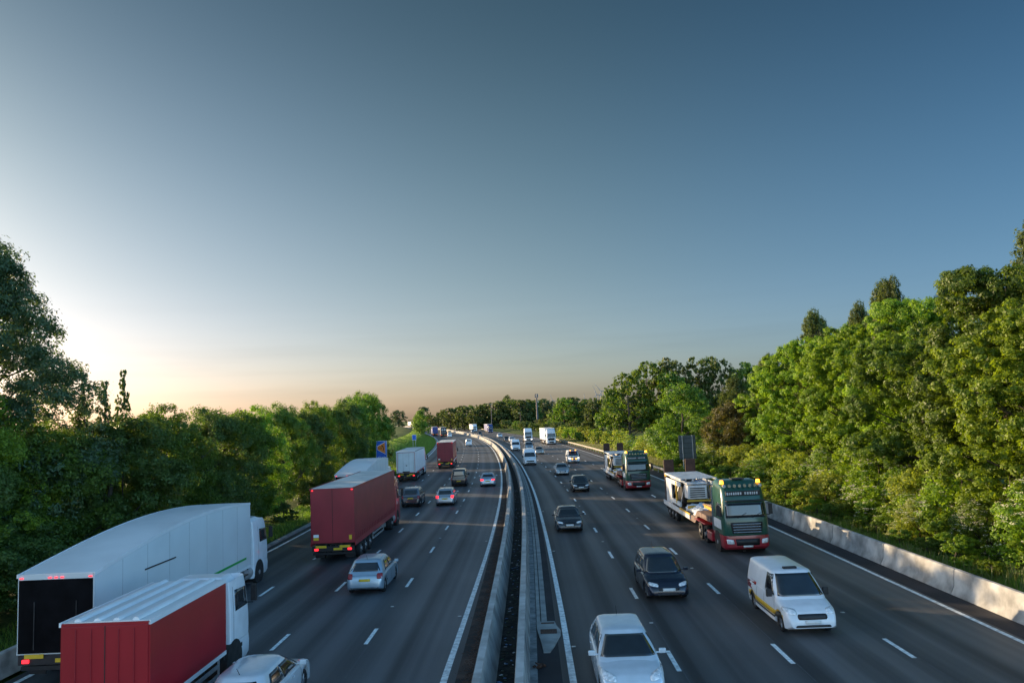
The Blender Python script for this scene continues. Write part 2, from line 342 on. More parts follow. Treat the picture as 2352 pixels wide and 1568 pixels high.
def lit_top_strip(par, a, b_):
    o = strip('lit_top_strip', -20, 1000, [(a, .904), (b_, .904)], lit_top_m, 2, kind=None); o.parent = par
for o in [q for q in C.objects if q.name.startswith('median_barrier')]: lit_top_strip(o, *((-.88, -.665) if o.name == 'median_barrier' else (.285, .505)))
chan = thing('drainage_channel', 'concrete slot drain channel laid between the median wall and the white line', 'drain', road(30, 1.05))
chan.rotation_euler = (0, 0, 0)
def childstrip(name, s0, s1, prof, m, par, step=6):
    o = strip(name, s0, s1, prof, m, step, kind=None); o.parent = par; o.location = -Vector(par.location); return o
childstrip('channel_block', 29.6, 600, [(.9, .0), (.9, .035), (1.045, .03), (1.05, -.03)], conc, chan)
childstrip('channel_block', 29.6, 600, [(1.08, -.03), (1.085, .03), (1.3, .035), (1.3, 0)], conc, chan)
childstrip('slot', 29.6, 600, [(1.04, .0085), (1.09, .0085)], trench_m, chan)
rust_m = mat('rust', (.09, .045, .03), .9, 0, .4, 14, bump=.5, bscale=60)
gp = thing('gully_cover', 'pale concrete gully plate with two rusty grates beside the inner white line', 'drain cover', road(28, 1.3), -head(28))
b = MB(); pts = [(-.42, 1.65), (.3, 1.65), (.36, 1.0), (.48, .45), (.45, -.2), (.2, -1.4), (.02, -2.1), (-.2, -2.1), (-.28, -.8), (-.4, .6)]
b.loft([[Vector((x, y, .01)) for x, y in pts], [Vector((x * .97, y * .98, .05)) for x, y in pts]]); b.build('plate', conc, gp)
b = MB(); b.box((.02, 1.35, .055), (.5, .16, .012)); b.build('grate', rust_m, gp)
b = MB(); b.box((.03, .25, .055), (.6, .55, .012)); b.build('grate', rust_m, gp)
b = MB()
for i in range(14):
    t = random.random() * 6.28; r = random.random() * .22
    b.tube((r * math.cos(t), r * math.sin(t), .02), (r * math.cos(t + 1) * 1.3, r * math.sin(t + 1), .05 + random.random() * .08), .05, .02, 5)
o = b.build('rusty_scrap', rust_m, loc=road(24.5, .95, .01)); tag(o, 'torn scrap of rusty metal lying on the drain beside the median wall', 'debris')
# litter in the trench
lit = [mat('litter_white', (.5, .52, .55), .7), mat('litter_blue', (.08, .2, .4), .6), mat('litter_green', (.05, .1, .05), .7), mat('leaf_litter', (.06, .05, .035), .9)]
b = MB()
for i in range(420):
    s = 21 + random.random() ** 1.5 * 60; o_ = -.32 + random.random() * .45; p = road(s, o_, .05); k = random.choice([0, 1, 3, 3, 3, 3, 2, 2])
    w = .02 + random.random() * .05; a = random.random() * 3; b.box(p, (w, w * 1.8, .012), k, rz=a)
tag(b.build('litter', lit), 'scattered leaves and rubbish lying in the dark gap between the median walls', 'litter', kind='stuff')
b = MB()
dm = mat('dry_debris', (.10, .06, .045), .95, 0, .3, 9)
for i in range(2600):
    s = 20 + random.random() ** 1.7 * 70; o_ = -1.15 - abs(random.gauss(0, .16)); p = road(s, o_, .012); w = .01 + random.random() * .03
    b.box(p, (w, w * 2.2, .01), 0, rz=random.random() * 3)
tag(b.build('dirt', dm), 'brown dirt and grit gathered along the foot of the median wall', 'dirt', kind='stuff')

# ------------------------------------------------------------------ right and left concrete barrier, guard rails
bprof = [(-.3, 0), (-.3, .06), (-.17, .3), (-.09, .95), (-.05, 1.0), (.1, 1.0), (.14, .95), (.2, .3), (.3, 0)]
def barrier_seg(L):
    b = MB(); prof = [(x, z) for x, z in bprof]
    b.loft([[Vector((x, y, z)) for x, z in prof] for y in (.012, L * .25, L * .5, L * .75, L - .012)])
    return b
seg_m = mat('precast_concrete', (.27, .265, .25), .85, 0, .24, 1.1, bump=.25, bscale=22, col2=(.42, .41, .385))
seg0 = barrier_seg(6.0).build('concrete_barrier', seg_m, smooth=30, bevel=.015)
ords = ['nearest', 'second nearest', 'third nearest', 'fourth nearest', 'fifth nearest', 'sixth nearest', 'seventh nearest']
nseg = 6
for i in range(nseg):
    s = 19.4 + 6 * i
    if i == nseg - 1: pass
    c = seg0 if i == 0 else seg0.copy()
    if i: C.objects.link(c)
    c.location = road(s, 17.98); d = road(s + 6, 17.98) - road(s, 17.98); c.rotation_euler = (0, 0, math.atan2(-d.x, d.y))
    tag(c, ['grey precast concrete barrier block at the right edge, %s to the viewer', 'grey precast concrete barrier block at the right edge, %s to the viewer'][0] % ords[i] if i < nseg - 1 else 'farthest precast concrete barrier block, where the steel guard rail begins', 'barrier', 'concrete blocks along the right edge')
c = seg0.copy(); C.objects.link(c); s = 19.4 - 6; c.location = road(s, 17.98); c.rotation_euler = (0, 0, 0)
bpy.data.objects.remove(c)
segL = seg0.copy(); C.objects.link(segL); segL.location = road(22, -17.2) ; segL.rotation_euler = (0, 0, -head(22)); segL.scale = (1, 1, .8)
tag(segL, 'low stained concrete barrier block at the left edge behind the white trailer', 'barrier')
rail_m = mat('weathered_rail', (.42, .38, .32), .55, .35, .2, 1.5)
def guard_rail(s0, s1, off, label, step=3.2):
    t = thing('guard_rail', label, 'guard rail', road(s0, off)); n = int((s1 - s0) / step); inv = -Vector(t.location)
    b = MB(); pr = [(0, .42), (-.05, .46), (-.07, .5), (-.02, .55), (-.02, .6), (-.07, .65), (-.05, .7), (0, .74), (.012, .74), (-.035, .69), (-.05, .65), (0, .61), (0, .54), (-.05, .5), (-.035, .47), (.012, .42)]
    b.loft(rings_path(s0, s1, 3, [(off + x, z) for x, z in pr])); b.build('rail', rail_m, t, smooth=30, loc=inv)
    pm = MB(); pm.box((.07, 0, .32), (.1, .06, .72)); me = None
    for i in range(min(n, 99)):
        s = s0 + step * (i + .5); p = road(s, off)
        if me is None: o = pm.build('post', steel_m, t, loc=p + inv); me = o
        else: o = me.copy(); C.objects.link(o); o.location = p + inv; o.parent = t
        o.rotation_euler = (0, 0, -head(s))
guard_rail(55.6, 222, 18.15, 'long tan steel guard rail running from the last concrete block into the distance')
guard_rail(425, 560, 18.2, 'far steel guard rail on the outside of the distant bend', 4)
# edge markers on the verge
mk = [(92.6, 18.9, 'small blue and white marker post behind the guard rail near the sign'), (205, 19.0, 'small white marker post behind the guard rail beside a round bush'), (176, -18.2, 'small white marker post on the left grass bank')]
for s, o_, lb in mk:
    t = thing('marker_post', lb, 'marker post', road(s, o_, .1)); b = MB(); b.box((0, 0, .5), (.12, .04, 1.0)); b.build('post', mat('marker_white', (.75, .78, .8)), t)
    b = MB(); b.box((0, -.024, .85), (.1, .01, .18)); b.build('reflector', mat('marker_blue', (.03, .15, .6)), t)

# ------------------------------------------------------------------ cars and vans
def interp(x, tab): return float(np.interp(x, [a for a, b in tab], [b for a, b in tab]))
def wheel_meshes(r, w, truck=False):
    n = 28; prof = [(r * .62, -w / 2 + .02), (r * .8, -w / 2), (r * .95, -w / 2 + .02), (r, -w / 2 + .05), (r, w / 2 - .05), (r * .95, w / 2 - .02), (r * .8, w / 2), (r * .62, w / 2 - .02)]
    b = MB(); b.loft([[Vector((x, q * math.cos(2 * math.pi * i / n), q * math.sin(2 * math.pi * i / n))) for q, x in prof] for i in range(n)] + [[Vector((x, q, 0)) for q, x in prof]], c0=False, c1=False)
    tm = b.mesh('tyre', tyre_m, 40)
    b = MB(); k = r * .63
    b.tube((-w * .2, 0, 0), (w * .25, 0, 0), k, k * .97, 24)
    if truck:
        b.tube((w * .25, 0, 0), (w * .55, 0, 0), k * .42, k * .36, 14)
        for i in range(10):
            t = i * math.pi / 5; b.tube((w * .25, k * .6 * math.cos(t), k * .6 * math.sin(t)), (w * .33, k * .6 * math.cos(t), k * .6 * math.sin(t)), .02, .02, 6)
    else:
        for i in range(5):
            t = i * 2 * math.pi / 5; c, s_ = math.cos(t), math.sin(t); c2, s2 = -s_, c; a = k * .14
            pts = [(k * .1, a), (k * .96, a * .8), (k * .96, -a * .8), (k * .1, -a)]
            b.add([(w * .27, p * c + q * c2, p * s_ + q * s2) for p, q in pts] + [(w * .36, p * c * .97 + q * c2 * .8, p * s_ * .97 + q * s2 * .8) for p, q in pts], [(0, 1, 5, 4), (1, 2, 6, 5), (2, 3, 7, 6), (3, 0, 4, 7), (4, 5, 6, 7)])
        b.tube((w * .25, 0, 0), (w * .4, 0, 0), k * .18, k * .15, 10)
        b.f = b.f; 
    rm = b.mesh('rim', [rim_m if not truck else mat('truck_rim', (.3, .3, .31), .5, .5)], 30)
    return tm, rm
WC = {}
def wheel(par, x, y, r, w, truck=False, name='wheel'):
    key = (r, w, truck)
    if key not in WC: WC[key] = wheel_meshes(r, w, truck)
    tm, rm = WC[key]
    o = bpy.data.objects.new(name, tm); C.objects.link(o); o.parent = par; o.location = (x, y, r)
    q = bpy.data.objects.new('rim', rm); C.objects.link(q); q.parent = o
    if x < 0: o.rotation_euler = (0, 0, math.pi)
    return o
class Shell:
    """a surface that parts can be laid onto"""
    def __init__(s, obs):
        vs = []; fs = []
        for o in obs:
            k = len(vs); vs += [v.co.copy() for v in o.data.vertices]; fs += [[i + k for i in p.vertices] for p in o.data.polygons]
        s.t = BVHTree.FromPolygons(vs, fs)
    def patch(s, name, quad, axis, m, par, nu=6, nv=4, lift=.008, round_=0, thick=.0):
        """quad: four corners in the plane across axis ('f' front, 'r' rear, 'R' right, 'L' left, 't' top)"""
        D_ = {'f': Vector((0, -1, 0)), 'r': Vector((0, 1, 0)), 'R': Vector((-1, 0, 0)), 'L': Vector((1, 0, 0)), 't': Vector((0, 0, -1))}[axis]
        b = MB(); vs = []
        ok = True
        for j in range(nv + 1):
            for i in range(nu + 1):
                u, v = i / nu, j / nv
                if round_:
                    uu, vv = 2 * u - 1, 2 * v - 1
                    k = round_
                    u2 = uu * math.sqrt(max(0, 1 - k * vv * vv / 2)); v2 = vv * math.sqrt(max(0, 1 - k * uu * uu / 2)); u, v = (u2 + 1) / 2, (v2 + 1) / 2
                a = [quad[0][k] * (1 - u) * (1 - v) + quad[1][k] * u * (1 - v) + quad[2][k] * u * v + quad[3][k] * (1 - u) * v for k in (0, 1)]
                if axis in 'fr': o = Vector((a[0], 0, a[1]))
                elif axis in 'RL': o = Vector((0, a[0], a[1]))
                else: o = Vector((a[0], a[1], 0))
                o = o - D_ * 12
                h, n, _, _ = s.t.ray_cast(o, D_)
                if h is None:
                    h, n, _, _ = s.t.find_nearest(o + D_ * 11)
                if n.dot(D_) > 0: n = -n
                vs.append(h + n * lift * .5 - D_ * lift * .6)
        fs = [(j * (nu + 1) + i, j * (nu + 1) + i + 1, (j + 1) * (nu + 1) + i + 1, (j + 1) * (nu + 1) + i) for j in range(nv) for i in range(nu)]
        b.add(vs, fs); me = b.mesh(name, m, 60)
        o = bpy.data.objects.new(name, me); C.objects.link(o); o.parent = par
        so = o.modifiers.new('thick', 'SOLIDIFY'); so.thickness = .006; so.offset = -1
        return o
CAR = dict(L=4.4, W=1.8, H=1.45, clr=.2, wr=.32, ww=.22, ax=(.82, 3.42), belt=.92, hood=[(0, .0)], col=(.3, .3, .3))
def car(name, label, cat, P, loc, rz, group=None):
    L, W, H = P['L'], P['W'], P['H']; t = thing(name, label, cat, loc, rz, group)
    pm = P['paint']; wr = P['wr']; top = P['top']; ax = P['ax']; y0 = -L / 2
    n_ = 64; rings = []
    ys = sorted(set([L * i / n_ for i in range(n_ + 1)] + [.02, .05, .1, L - .02, L - .05, L - .1, L - .16]))
    sf = P.get('sharp', 0.10)
    def hw(y):
        tt = 2 * y / L - 1
        w = W / 2 * (1 - .045 * tt * tt - .05 * abs(tt) ** 6)
        e = min(y, L - y); q = P.get('cr_r', .22) if y < L / 2 else P.get('cr_f', .38)
        if e < q: w -= P.get('cw', .2) * (1 - math.sqrt(max(0, 1 - (1 - e / q) ** 2)))
        return w
    for y in ys:
        w = hw(y); tz = interp(y, top); bz = P['clr'] + (.14 * max(0, 1 - (L - y) / .25) if y > L - .25 else .12 * max(0, 1 - y / .3) if y < .3 else 0)
        for a in ax:
            d = abs(y - a); rr = wr + .075
            if d < rr: bz = max(bz, wr + math.sqrt(rr * rr - d * d) * .98)
        sh = tz - P.get('shd', .07); bz = min(bz, sh - .08)
        half = [(w - .07, bz), (w - .012, bz + .03), (w + .0, bz + (sh - bz) * .45), (w - .004, bz + (sh - bz) * .75), (w - .03, sh), (w - .085, tz - .025), (w - .2, tz - .002), (w * .45, tz + .014), (0, tz + .02)]
        rings.append([Vector((x, y + y0, z)) for x, z in half] + [Vector((-x, y + y0, z)) for x, z in half[-2::-1]])
    b = MB(); b.loft(rings, closed=True); body = b.build('body', pm, t, smooth=38)
    # underbody
    b = MB(); b.box((0, 0, P['clr'] + .2), (W * .74, L * .86, .32)); b.build('underbody', chassis_m, t)
    # cabin
    cb = P['cab']; yr0, yf0, yr1, yf1 = [v + y0 for v in cb[:4]]; wb, wt = cb[4], cb[5]; zb0, zt0 = P['belt'] - .06, H - .06
    def cring(yr, yf, w, z, cr=.28, zf=None, n=7):
        pts = []; cr = min(cr, w * .6)
        for cx, cy, a0 in ((w - cr, yf - cr * 1.0, 0), (-(w - cr), yf - cr, 90), (-(w - cr), yr + cr, 180), (w - cr, yr + cr, 270)):
            for i in range(n + 1):
                a = R(a0 + 90 * i / n); x = cx + cr * math.cos(a); y = cy + cr * math.sin(a)
                bow = .10 * (1 - (x / w) ** 2) * P.get('bow', 1)
                y += bow * (1 if a0 < 180 else -.5) * (1 if (a0 in (0, 90)) else 1)
                pts.append(Vector((x, y, z)))
        return pts
    cr0 = P.get('ccr', .22); rs = []
    for v in (0, .2, .4, .6, .8, 1.0):
        rs.append(cring(yr0 + (yr1 - yr0) * v, yf0 + (yf1 - yf0) * v, wb + (wt - wb) * v ** 1.3, zb0 + (zt0 - zb0) * v, cr0))
    for d, dz in ((.02, .022), (.06, .045), (.13, .064), (.26, .082), (.5, .092)):
        rs.append(cring(yr1 + d * 1.1, yf1 - d * 1.1, wt - d, zt0 + dz, max(.05, cr0 - d * .4)))
    b = MB(); b.loft(rs); cabin = b.build('cabin', P.get('cabpaint', pm), t, smooth=50)
    S = Shell([body, cabin]); G = glass
    zb, zt = P['belt'] + .01, H - .1
    wsb, wst = wb - .07, wt - .1
    if not P.get('no_ws'): S.patch('windscreen', [(-wsb, zb + P.get('wsz', .02)), (wsb, zb + P.get('wsz', .02)), (wst, zt + P.get('wst', 0)), (-wst, zt + P.get('wst', 0))], 'f', G, t, 10, 8)
    if P.get('rear_win', 1):
        rzb = zb + P.get('rwz', .06); S.patch('rear_window', [(-wsb + .06, rzb), (wsb - .06, rzb), (wst - .02, zt - .02), (-wst + .02, zt - .02)], 'r', G, t, 10, 6)
    for sd_, ax_ in ((1, 'R'), (-1, 'L')):
        for q in P['side']:
            S.patch('side_window', [(q[0] + y0, zb + .01), (q[1] + y0, zb + .01), (q[2] + y0, zt - .02), (q[3] + y0, zt - .02)], ax_, G, t, 6, 5)
    # front
    for sd_ in (1, -1):
        q = P['head']
        S.patch('headlight', [(sd_ * q[0], q[2]), (sd_ * q[1], q[2] + q[4]), (sd_ * q[1], q[3] + q[4]), (sd_ * q[0], q[3])], 'f', wht_l if P.get('lit') else head_m, t, 5, 4, round_=.6)
        q = P['tail']
        S.patch('taillight', [(sd_ * q[0], q[2]), (sd_ * q[1], q[2]), (sd_ * q[1], q[3]), (sd_ * q[0], q[3])], 'r', red_l if P.get('brake') else red_d, t, 5, 4, round_=.4)
        b = MB(); mx = W / 2 + .09; my = P['cab'][1] + y0 - P.get('mir', .45); mz = P['belt'] + .08
        b.box((sd_ * mx, my, mz), (.2, .1, .13 * P.get('mh', 1))); b.box((sd_ * (mx - .13), my, mz - .04), (.12, .05, .04)); b.build('wing_mirror', P.get('mirpaint', pm), t, bevel=.03)
    q = P['grille']; S.patch('grille', [(-q[0], q[1]), (q[0], q[1]), (q[0] * q[3], q[2]), (-q[0] * q[3], q[2])], 'f', black_m, t, 8, 3, round_=.3)
    if P.get('intake'): q = P['intake']; S.patch('intake', [(-q[0], q[1]), (q[0], q[1]), (q[0], q[2]), (-q[0], q[2])], 'f', black_m, t, 8, 3, round_=.3)
    pz = P.get('plz', .45); S.patch('number_plate', [(-.26, pz), (.26, pz), (.26, pz + .11), (-.26, pz + .11)], 'f', plate_w, t, 4, 1, lift=.02)
    pz = P.get('prz', .62); S.patch('number_plate', [(-.26, pz), (.26, pz), (.26, pz + .11), (-.26, pz + .11)], 'r', plate_y, t, 4, 1, lift=.02)
    S.patch('rear_bumper_trim', [(-W * .34, .27), (W * .34, .27), (W * .36, .36), (-W * .36, .36)], 'r', black_m, t, 6, 2)
    for yy in P.get('handles', ()):
        for sd_ in (1, -1):
            b = MB(); b.box((sd_ * (hw(yy) + .005), yy + y0, P['belt'] - .14), (.03, .17, .03)); b.build('door_handle', P.get('handlepaint', pm), t, bevel=.008)
    for yy in ax:
        for sd_ in (1, -1): wheel(t, sd_ * (hw(yy) - P['ww'] / 2 - .03), yy + y0, wr, P['ww'])
    # seams
    for yy in P.get('seams', ()):
        for sd_ in (1, -1):
            ax_ = 'R' if sd_ > 0 else 'L'
            S.patch('door_seam', [(yy + y0 - .006, .34), (yy + y0 + .006, .34), (yy + y0 + .006, P['belt'] - .04), (yy + y0 - .006, P['belt'] - .04)], ax_, black_m, t, 1, 6, lift=.003)
    if P.get('rails'):
        for sd_ in (1, -1):
            b = MB(); b.tube((sd_ * (wt - .1), yr1 + .3, H + .03), (sd_ * (wt - .1), yf1 - .25, H + .03), .018); b.build('roof_rail', chrome_m, t)
    if P.get('aerial'):
        b = MB(); b.tube((0, yr1 + .15, H), (0, yr1 - .05, H + .22), .012, .006, 6); b.build('aerial', black_m, t)
    return t, S
def mk_(**k): d = dict(CAR); d.update(k); return d
side4 = [(1.0, 2.05, 1.98, 1.25), (2.12, 3.15, 2.62, 2.08)]
def hatch(**k):
    L = k.pop('L', 4.25); H = k.pop('H', 1.48); W = k.pop('W', 1.8); b = .95
    d = mk_(L=L, W=W, H=H, belt=b, wr=.32, ax=(.72, L - .88),
        top=[(0, .5), (.03, .66), (.08, .84), (.2, .93), (.6, b), (L - 1.35, b + .0), (L - 1.0, b - .03), (L - .5, .83), (L - .2, .73), (L - .06, .6), (L, .44)],
        cab=(.12, L - 1.0, .62, L - 1.95, W / 2 - .07, W / 2 - .27), side=[(.8, 1.88, 1.8, 1.1), (1.91, L - 1.35, L - 1.98, 1.83)],
        head=(.42, .8, .6, .72, .06), tail=(.56, .82, .72, .96), grille=(.42, .47, .58, 1.05), intake=(.5, .26, .36), handles=(1.45, 2.45), seams=(1.06, 1.9, L - 1.3), rwz=.08, aerial=1)
    d.update(k); return d
def saloon(**k):
    L = k.pop('L', 4.8); H = k.pop('H', 1.45); W = k.pop('W', 1.83); b = .95
    d = mk_(L=L, W=W, H=H, belt=b, wr=.33, ax=(1.0, L - .9),
        top=[(0, .5), (.03, .7), (.08, .9), (.25, .99), (.95, 1.0), (1.6, b), (L - 1.6, b), (L - 1.2, b - .03), (L - .5, .82), (L - .2, .72), (L - .06, .6), (L, .44)],
        cab=(.72, L - 1.1, 1.55, L - 2.15, W / 2 - .08, W / 2 - .29), side=[(1.45, 2.3, 2.22, 1.72), (2.36, L - 1.6, L - 2.15, 2.25)],
        head=(.45, .82, .6, .71, .05), tail=(.45, .83, .72, .88), grille=(.4, .42, .6, 1.05), intake=(.55, .24, .33), handles=(1.9, 2.9), seams=(1.5, 2.35, L - 1.5), rwz=.1, prz=.6)
    d.update(k); return d
def estate(**k):
    d = hatch(L=k.pop('L', 4.6), H=k.pop('H', 1.5)); L = d['L']; W = d['W']
    d.update(cab=(.1, L - 1.05, .5, L - 2.0, W / 2 - .07, W / 2 - .25), side=[(.35, 1.0, .95, .55), (1.06, 2.05, 1.98, 1.0), (2.12, L - 1.5, L - 2.08, 2.05)], rails=1); d.update(k); return d
def suv(**k):
    d = hatch(L=k.pop('L', 4.5), H=k.pop('H', 1.68), W=k.pop('W', 1.85)); L = d['L']; W = d['W']
    d.update(belt=1.06, wr=.36, clr=.24, top=[(0, .5), (.03, .75), (.08, .98), (.2, 1.04), (.6, 1.06), (L - 1.4, 1.06), (L - 1.0, 1.03), (L - .45, .98), (L - .15, .9), (L - .05, .72), (L, .5)],
        cab=(.1, L - 1.05, .5, L - 1.85, W / 2 - .07, W / 2 - .22), side=[(.4, .98, .95, .6), (1.04, 2.0, 1.95, 1.0), (2.07, L - 1.45, L - 1.95, 2.02)], head=(.45, .84, .72, .86, .03), tail=(.64, .84, .8, 1.08), grille=(.45, .56, .78, 1.05), rails=1, prz=.78)
    d.update(k); return d
def panel_van(**k):
    L = k.pop('L', 4.75); H = k.pop('H', 1.95); W = k.pop('W', 1.9); b = 1.12
    d = mk_(L=L, W=W, H=H, belt=b, wr=.33, clr=.22, ax=(.85, L - .85), cw=.14, cr_r=.12,
        top=[(0, .7), (.02, 1.0), (.05, b), (.3, b), (L - 1.3, b), (L - 1.0, b - .04), (L - .4, .94), (L - .15, .82), (L - .05, .66), (L, .46)],
        cab=(.02, L - .92, .1, L - 1.85, W / 2 - .05, W / 2 - .2), ccr=.24, side=[(L - 2.35, L - 1.3, L - 1.82, L - 2.3)], bow=1.0,
        head=(.5, .88, .72, .9, .04), tail=(.8, .9, .75, 1.15), grille=(.5, .58, .76, 1.02), intake=(.6, .3, .42), rwz=.12, mh=2.0, mir=.5, prz=.6, wst=.0, handles=(L - 2.2,), seams=(L - 2.4, L - 1.25, 1.5), mirpaint=black_m)
    d.update(k); return d
def big_van(**k):
    L = k.pop('L', 5.6); H = k.pop('H', 2.5); W = k.pop('W', 2.03); b = 1.3
    d = mk_(L=L, W=W, H=H, belt=b, wr=.35, clr=.25, ax=(1.05, L - .95), cw=.16, cr_r=.1,
        top=[(0, .7), (.02, 1.1), (.05, b), (.3, b), (L - 1.2, b), (L - .9, b - .05), (L - .35, 1.12), (L - .12, 1.0), (L - .04, .8), (L, .55)],
        cab=(.02, L - .8, .06, L - 2.0, W / 2 - .03, W / 2 - .16), ccr=.14, side=[(L - 2.3, L - 1.25, L - 1.62, L - 2.25)], bow=.6, rear_win=0,
        head=(.62, .92, .82, 1.1, .05), tail=(.88, .96, .8, 1.3), grille=(.62, .58, .8, 1.0), intake=(.7, .34, .48), mh=2.4, mir=.45, prz=.6, wst=-.42, handles=(L - 2.15,), seams=(L - 2.35, L - 1.15, 1.6), mirpaint=black_m)
    d.update(k); return d
silver = paint('silver', (.38, .42, .46), .55, .3); bluesilver = paint('blue_silver', (.35, .46, .55), .5, .3); dgrey = paint('dark_grey', (.035, .04, .05), .3, .25)
black = paint('black', (.01, .011, .014), .1, .2); navy = paint('navy', (.012, .018, .035), .3, .22); wpaint = paint('white', (.72, .75, .78), 0, .3); gold = paint('champagne', (.4, .38, .35), .5, .3)
pearl = paint('pearl', (.62, .66, .70), .25, .25); yel = paint('yellow', (.6, .32, .03), 0, .35)
def away(s, off, L): return road(s + L / 2, off), -head(s + L / 2)
def toward(s, off, L): return road(s + L / 2, off), math.pi - head(s + L / 2)
def put(kind, s, off, dirn, P, name, label, cat, group=None):
    loc, rz = (away if dirn == 'a' else toward)(s, off, P['L'])
    return car(name, label, cat, P, loc, rz, group)
GA = 'cars and vans driving away in the left carriageway'; GO = 'oncoming cars and vans in the right carriageway'
# away-going
put('h', 35.3, -7.0, 'a', hatch(L=4.3, paint=bluesilver, H=1.5, W=1.82), 'hatchback_car', 'pale silver hatchback behind the large red curtain trailer, nearest whole car on the left', 'car', GA)
put('h', 69.3, -6.75, 'a', estate(paint=silver, brake=1, L=4.5), 'hatchback_car', 'silver grey car with red tail lamps lit, beside the dark off-roader', 'car', GA)
put('h', 69.3, -9.9, 'a', suv(paint=dgrey, cabpaint=paint('grey_roof', (.16, .17, .19), .4)), 'off_road_car', 'dark grey off-roader ahead of the red curtain trailer', 'car', GA)
put('h', 86.3, -3.3, 'a', saloon(paint=bluesilver, brake=1), 'saloon_car', 'pale silver blue saloon with lit red tail lamps in the lane beside the median', 'car', GA)
put('v', 88.0, -6.7, 'a', panel_van(paint=black, H=1.98), 'panel_van', 'black van with tinted rear window and yellow number plate', 'van', GA)
put('v', 212, -7.2, 'a', panel_van(paint=wpaint), 'panel_van', 'small white van alone in the bend beyond the red lorry', 'van', GA)
put('v', 320, -10.3, 'a', panel_van(paint=wpaint, L=4.4, H=1.85), 'panel_van', 'distant small white van beside the lorry with a dark load', 'van', GA)
put('v', 352, -8.6, 'a', panel_van(paint=yel, L=5.0, H=2.3), 'panel_van', 'distant orange yellow van ahead of a small white van', 'van', GA)
put('fg', 19.6, -7.0, 'a', hatch(L=4.5, paint=pearl, H=1.45, ccr=.32), 'hatchback_car', 'pale silver car with dark windows cut by the bottom edge of the picture', 'car', GA)
# oncoming
put('fg', 21.1, 3.5, 'o', hatch(L=4.6, W=1.86, paint=paint('pale_silver', (.62, .70, .76), .25, .25), H=1.47, cab=(.15, 3.7, .7, 2.55, .86, .66), head=(.46, .9, .6, .76, .1)), 'hatchback_car', 'large pale silver blue car at the bottom of the picture beside the median', 'car', GO)
put('b', 31.9, 6.45, 'o', estate(L=4.55, paint=navy, H=1.58, W=1.84, ccr=.3, rails=0), 'estate_car', 'black estate car with a pale sky-lit roof ahead of the silver blue car', 'car', GO)
cvan = put('c', 26.5, 10.35, 'o', panel_van(L=4.8, H=1.88, W=1.85, paint=wpaint), 'panel_van', 'nearest white van on the right, a yellow and black stripe low on its side', 'van', GO)
put('d', 50.9, 3.45, 'o', saloon(L=4.85, paint=dgrey, lit=0, W=1.88, grille=(.34, .42, .68, 1.05)), 'saloon_car', 'dark grey saloon in the lane along the median, third in line', 'car', GO)
put('e', 75.9, 6.4, 'o', hatch(paint=black, L=4.2), 'hatchback_car', 'black hatchback with pale headlamps halfway between the saloons', 'car', GO)
put('f', 97.2, 6.2, 'o', saloon(paint=silver, L=4.5, H=1.44), 'saloon_car', 'silver saloon behind the black hatchback', 'car', GO)
put('j2', 151, 7.0, 'o', saloon(paint=gold, L=4.5, H=1.44), 'saloon_car', 'champagne grey saloon to the right of the nearer white minibus van', 'car', GO)
put('i1', 119, 3.1, 'o', big_van(paint=wpaint), 'high_roof_van', 'nearer of two tall white vans in the lane along the median', 'van', GO)
put('i2', 170, 3.3, 'o', big_van(paint=wpaint), 'high_roof_van', 'farther of two tall white vans in the lane along the median', 'van', GO)
put('j1', 172, 6.5, 'o', panel_van(paint=silver, L=4.6, H=1.75), 'people_carrier', 'silver people carrier behind the nearer tall white van', 'car', GO)
put('k1', 284, 7.3, 'o', saloon(paint=wpaint), 'saloon_car', 'distant white car behind the dark saloon in the bend', 'car', GO)
put('k2', 238, 5.5, 'o', saloon(paint=navy), 'saloon_car', 'distant navy saloon behind the farther tall white van', 'car', GO)
put('k3', 231, 7.9 - 1.3, 'o', estate(paint=wpaint, L=4.7), 'estate_car', 'white estate car whose roof shows above the farther tall white van', 'car', GO)
put('k4', 333, 3.8, 'o', hatch(paint=navy), 'hatchback_car', 'distant dark blue hatchback close to the sunlit median wall', 'car', GO)
put('k5', 396, 6.6, 'o', suv(paint=silver), 'off_road_car', 'distant silver off-roader in front of the grey lorry', 'car', GO)
put('k6', 476, 6.4, 'o', panel_van(paint=wpaint), 'panel_van', 'far white van near the start of the distant guard rail', 'van', GO)
put('k7', 590, 12.5, 'o', hatch(paint=paint('pale_green', (.3, .36, .33), .3)), 'hatchback_car', 'farthest greenish car at the end of the bend', 'car', GO)
hv, HS = put('amb', 119.3, 10.1, 'o', panel_van(paint=wpaint, L=4.8, H=1.95, lit=1), 'patrol_van', 'white patrol van with yellow and red chevrons and lit amber lamps', 'van', GO)
chev_y = mat('chevron_yellow', (.6, .62, .12), .5); chev_r = mat('chevron_red', (.45, .03, .03), .5)
for i in range(8):
    x0 = -.72 + .18 * i; mid = x0 + .09
    k = -.12 if mid < 0 else .12
    HS.patch('chevron', [(x0, .9), (x0 + .16, .9), (x0 + .16 + k, 1.07), (x0 + k, 1.07)], 'f', chev_r if i % 2 else chev_y, hv, 3, 3, lift=.006)
for x in (-.3, .3):
    b = MB(); b.tube((x, 2.42, .72), (x, 2.36, .72), .1, .1, 12); b.build('amber_lamp', amb_l, hv)
b = MB(); b.box((0, .9, 2.0), (1.1, .22, .1)); lb = b.build('light_bar', black_m, hv, bevel=.03)
for x in (-.42, .42):
    b = MB(); b.box((x, .9, 2.01), (.2, .24, .1)); b.build('beacon', amb_l, lb, bevel=.02)
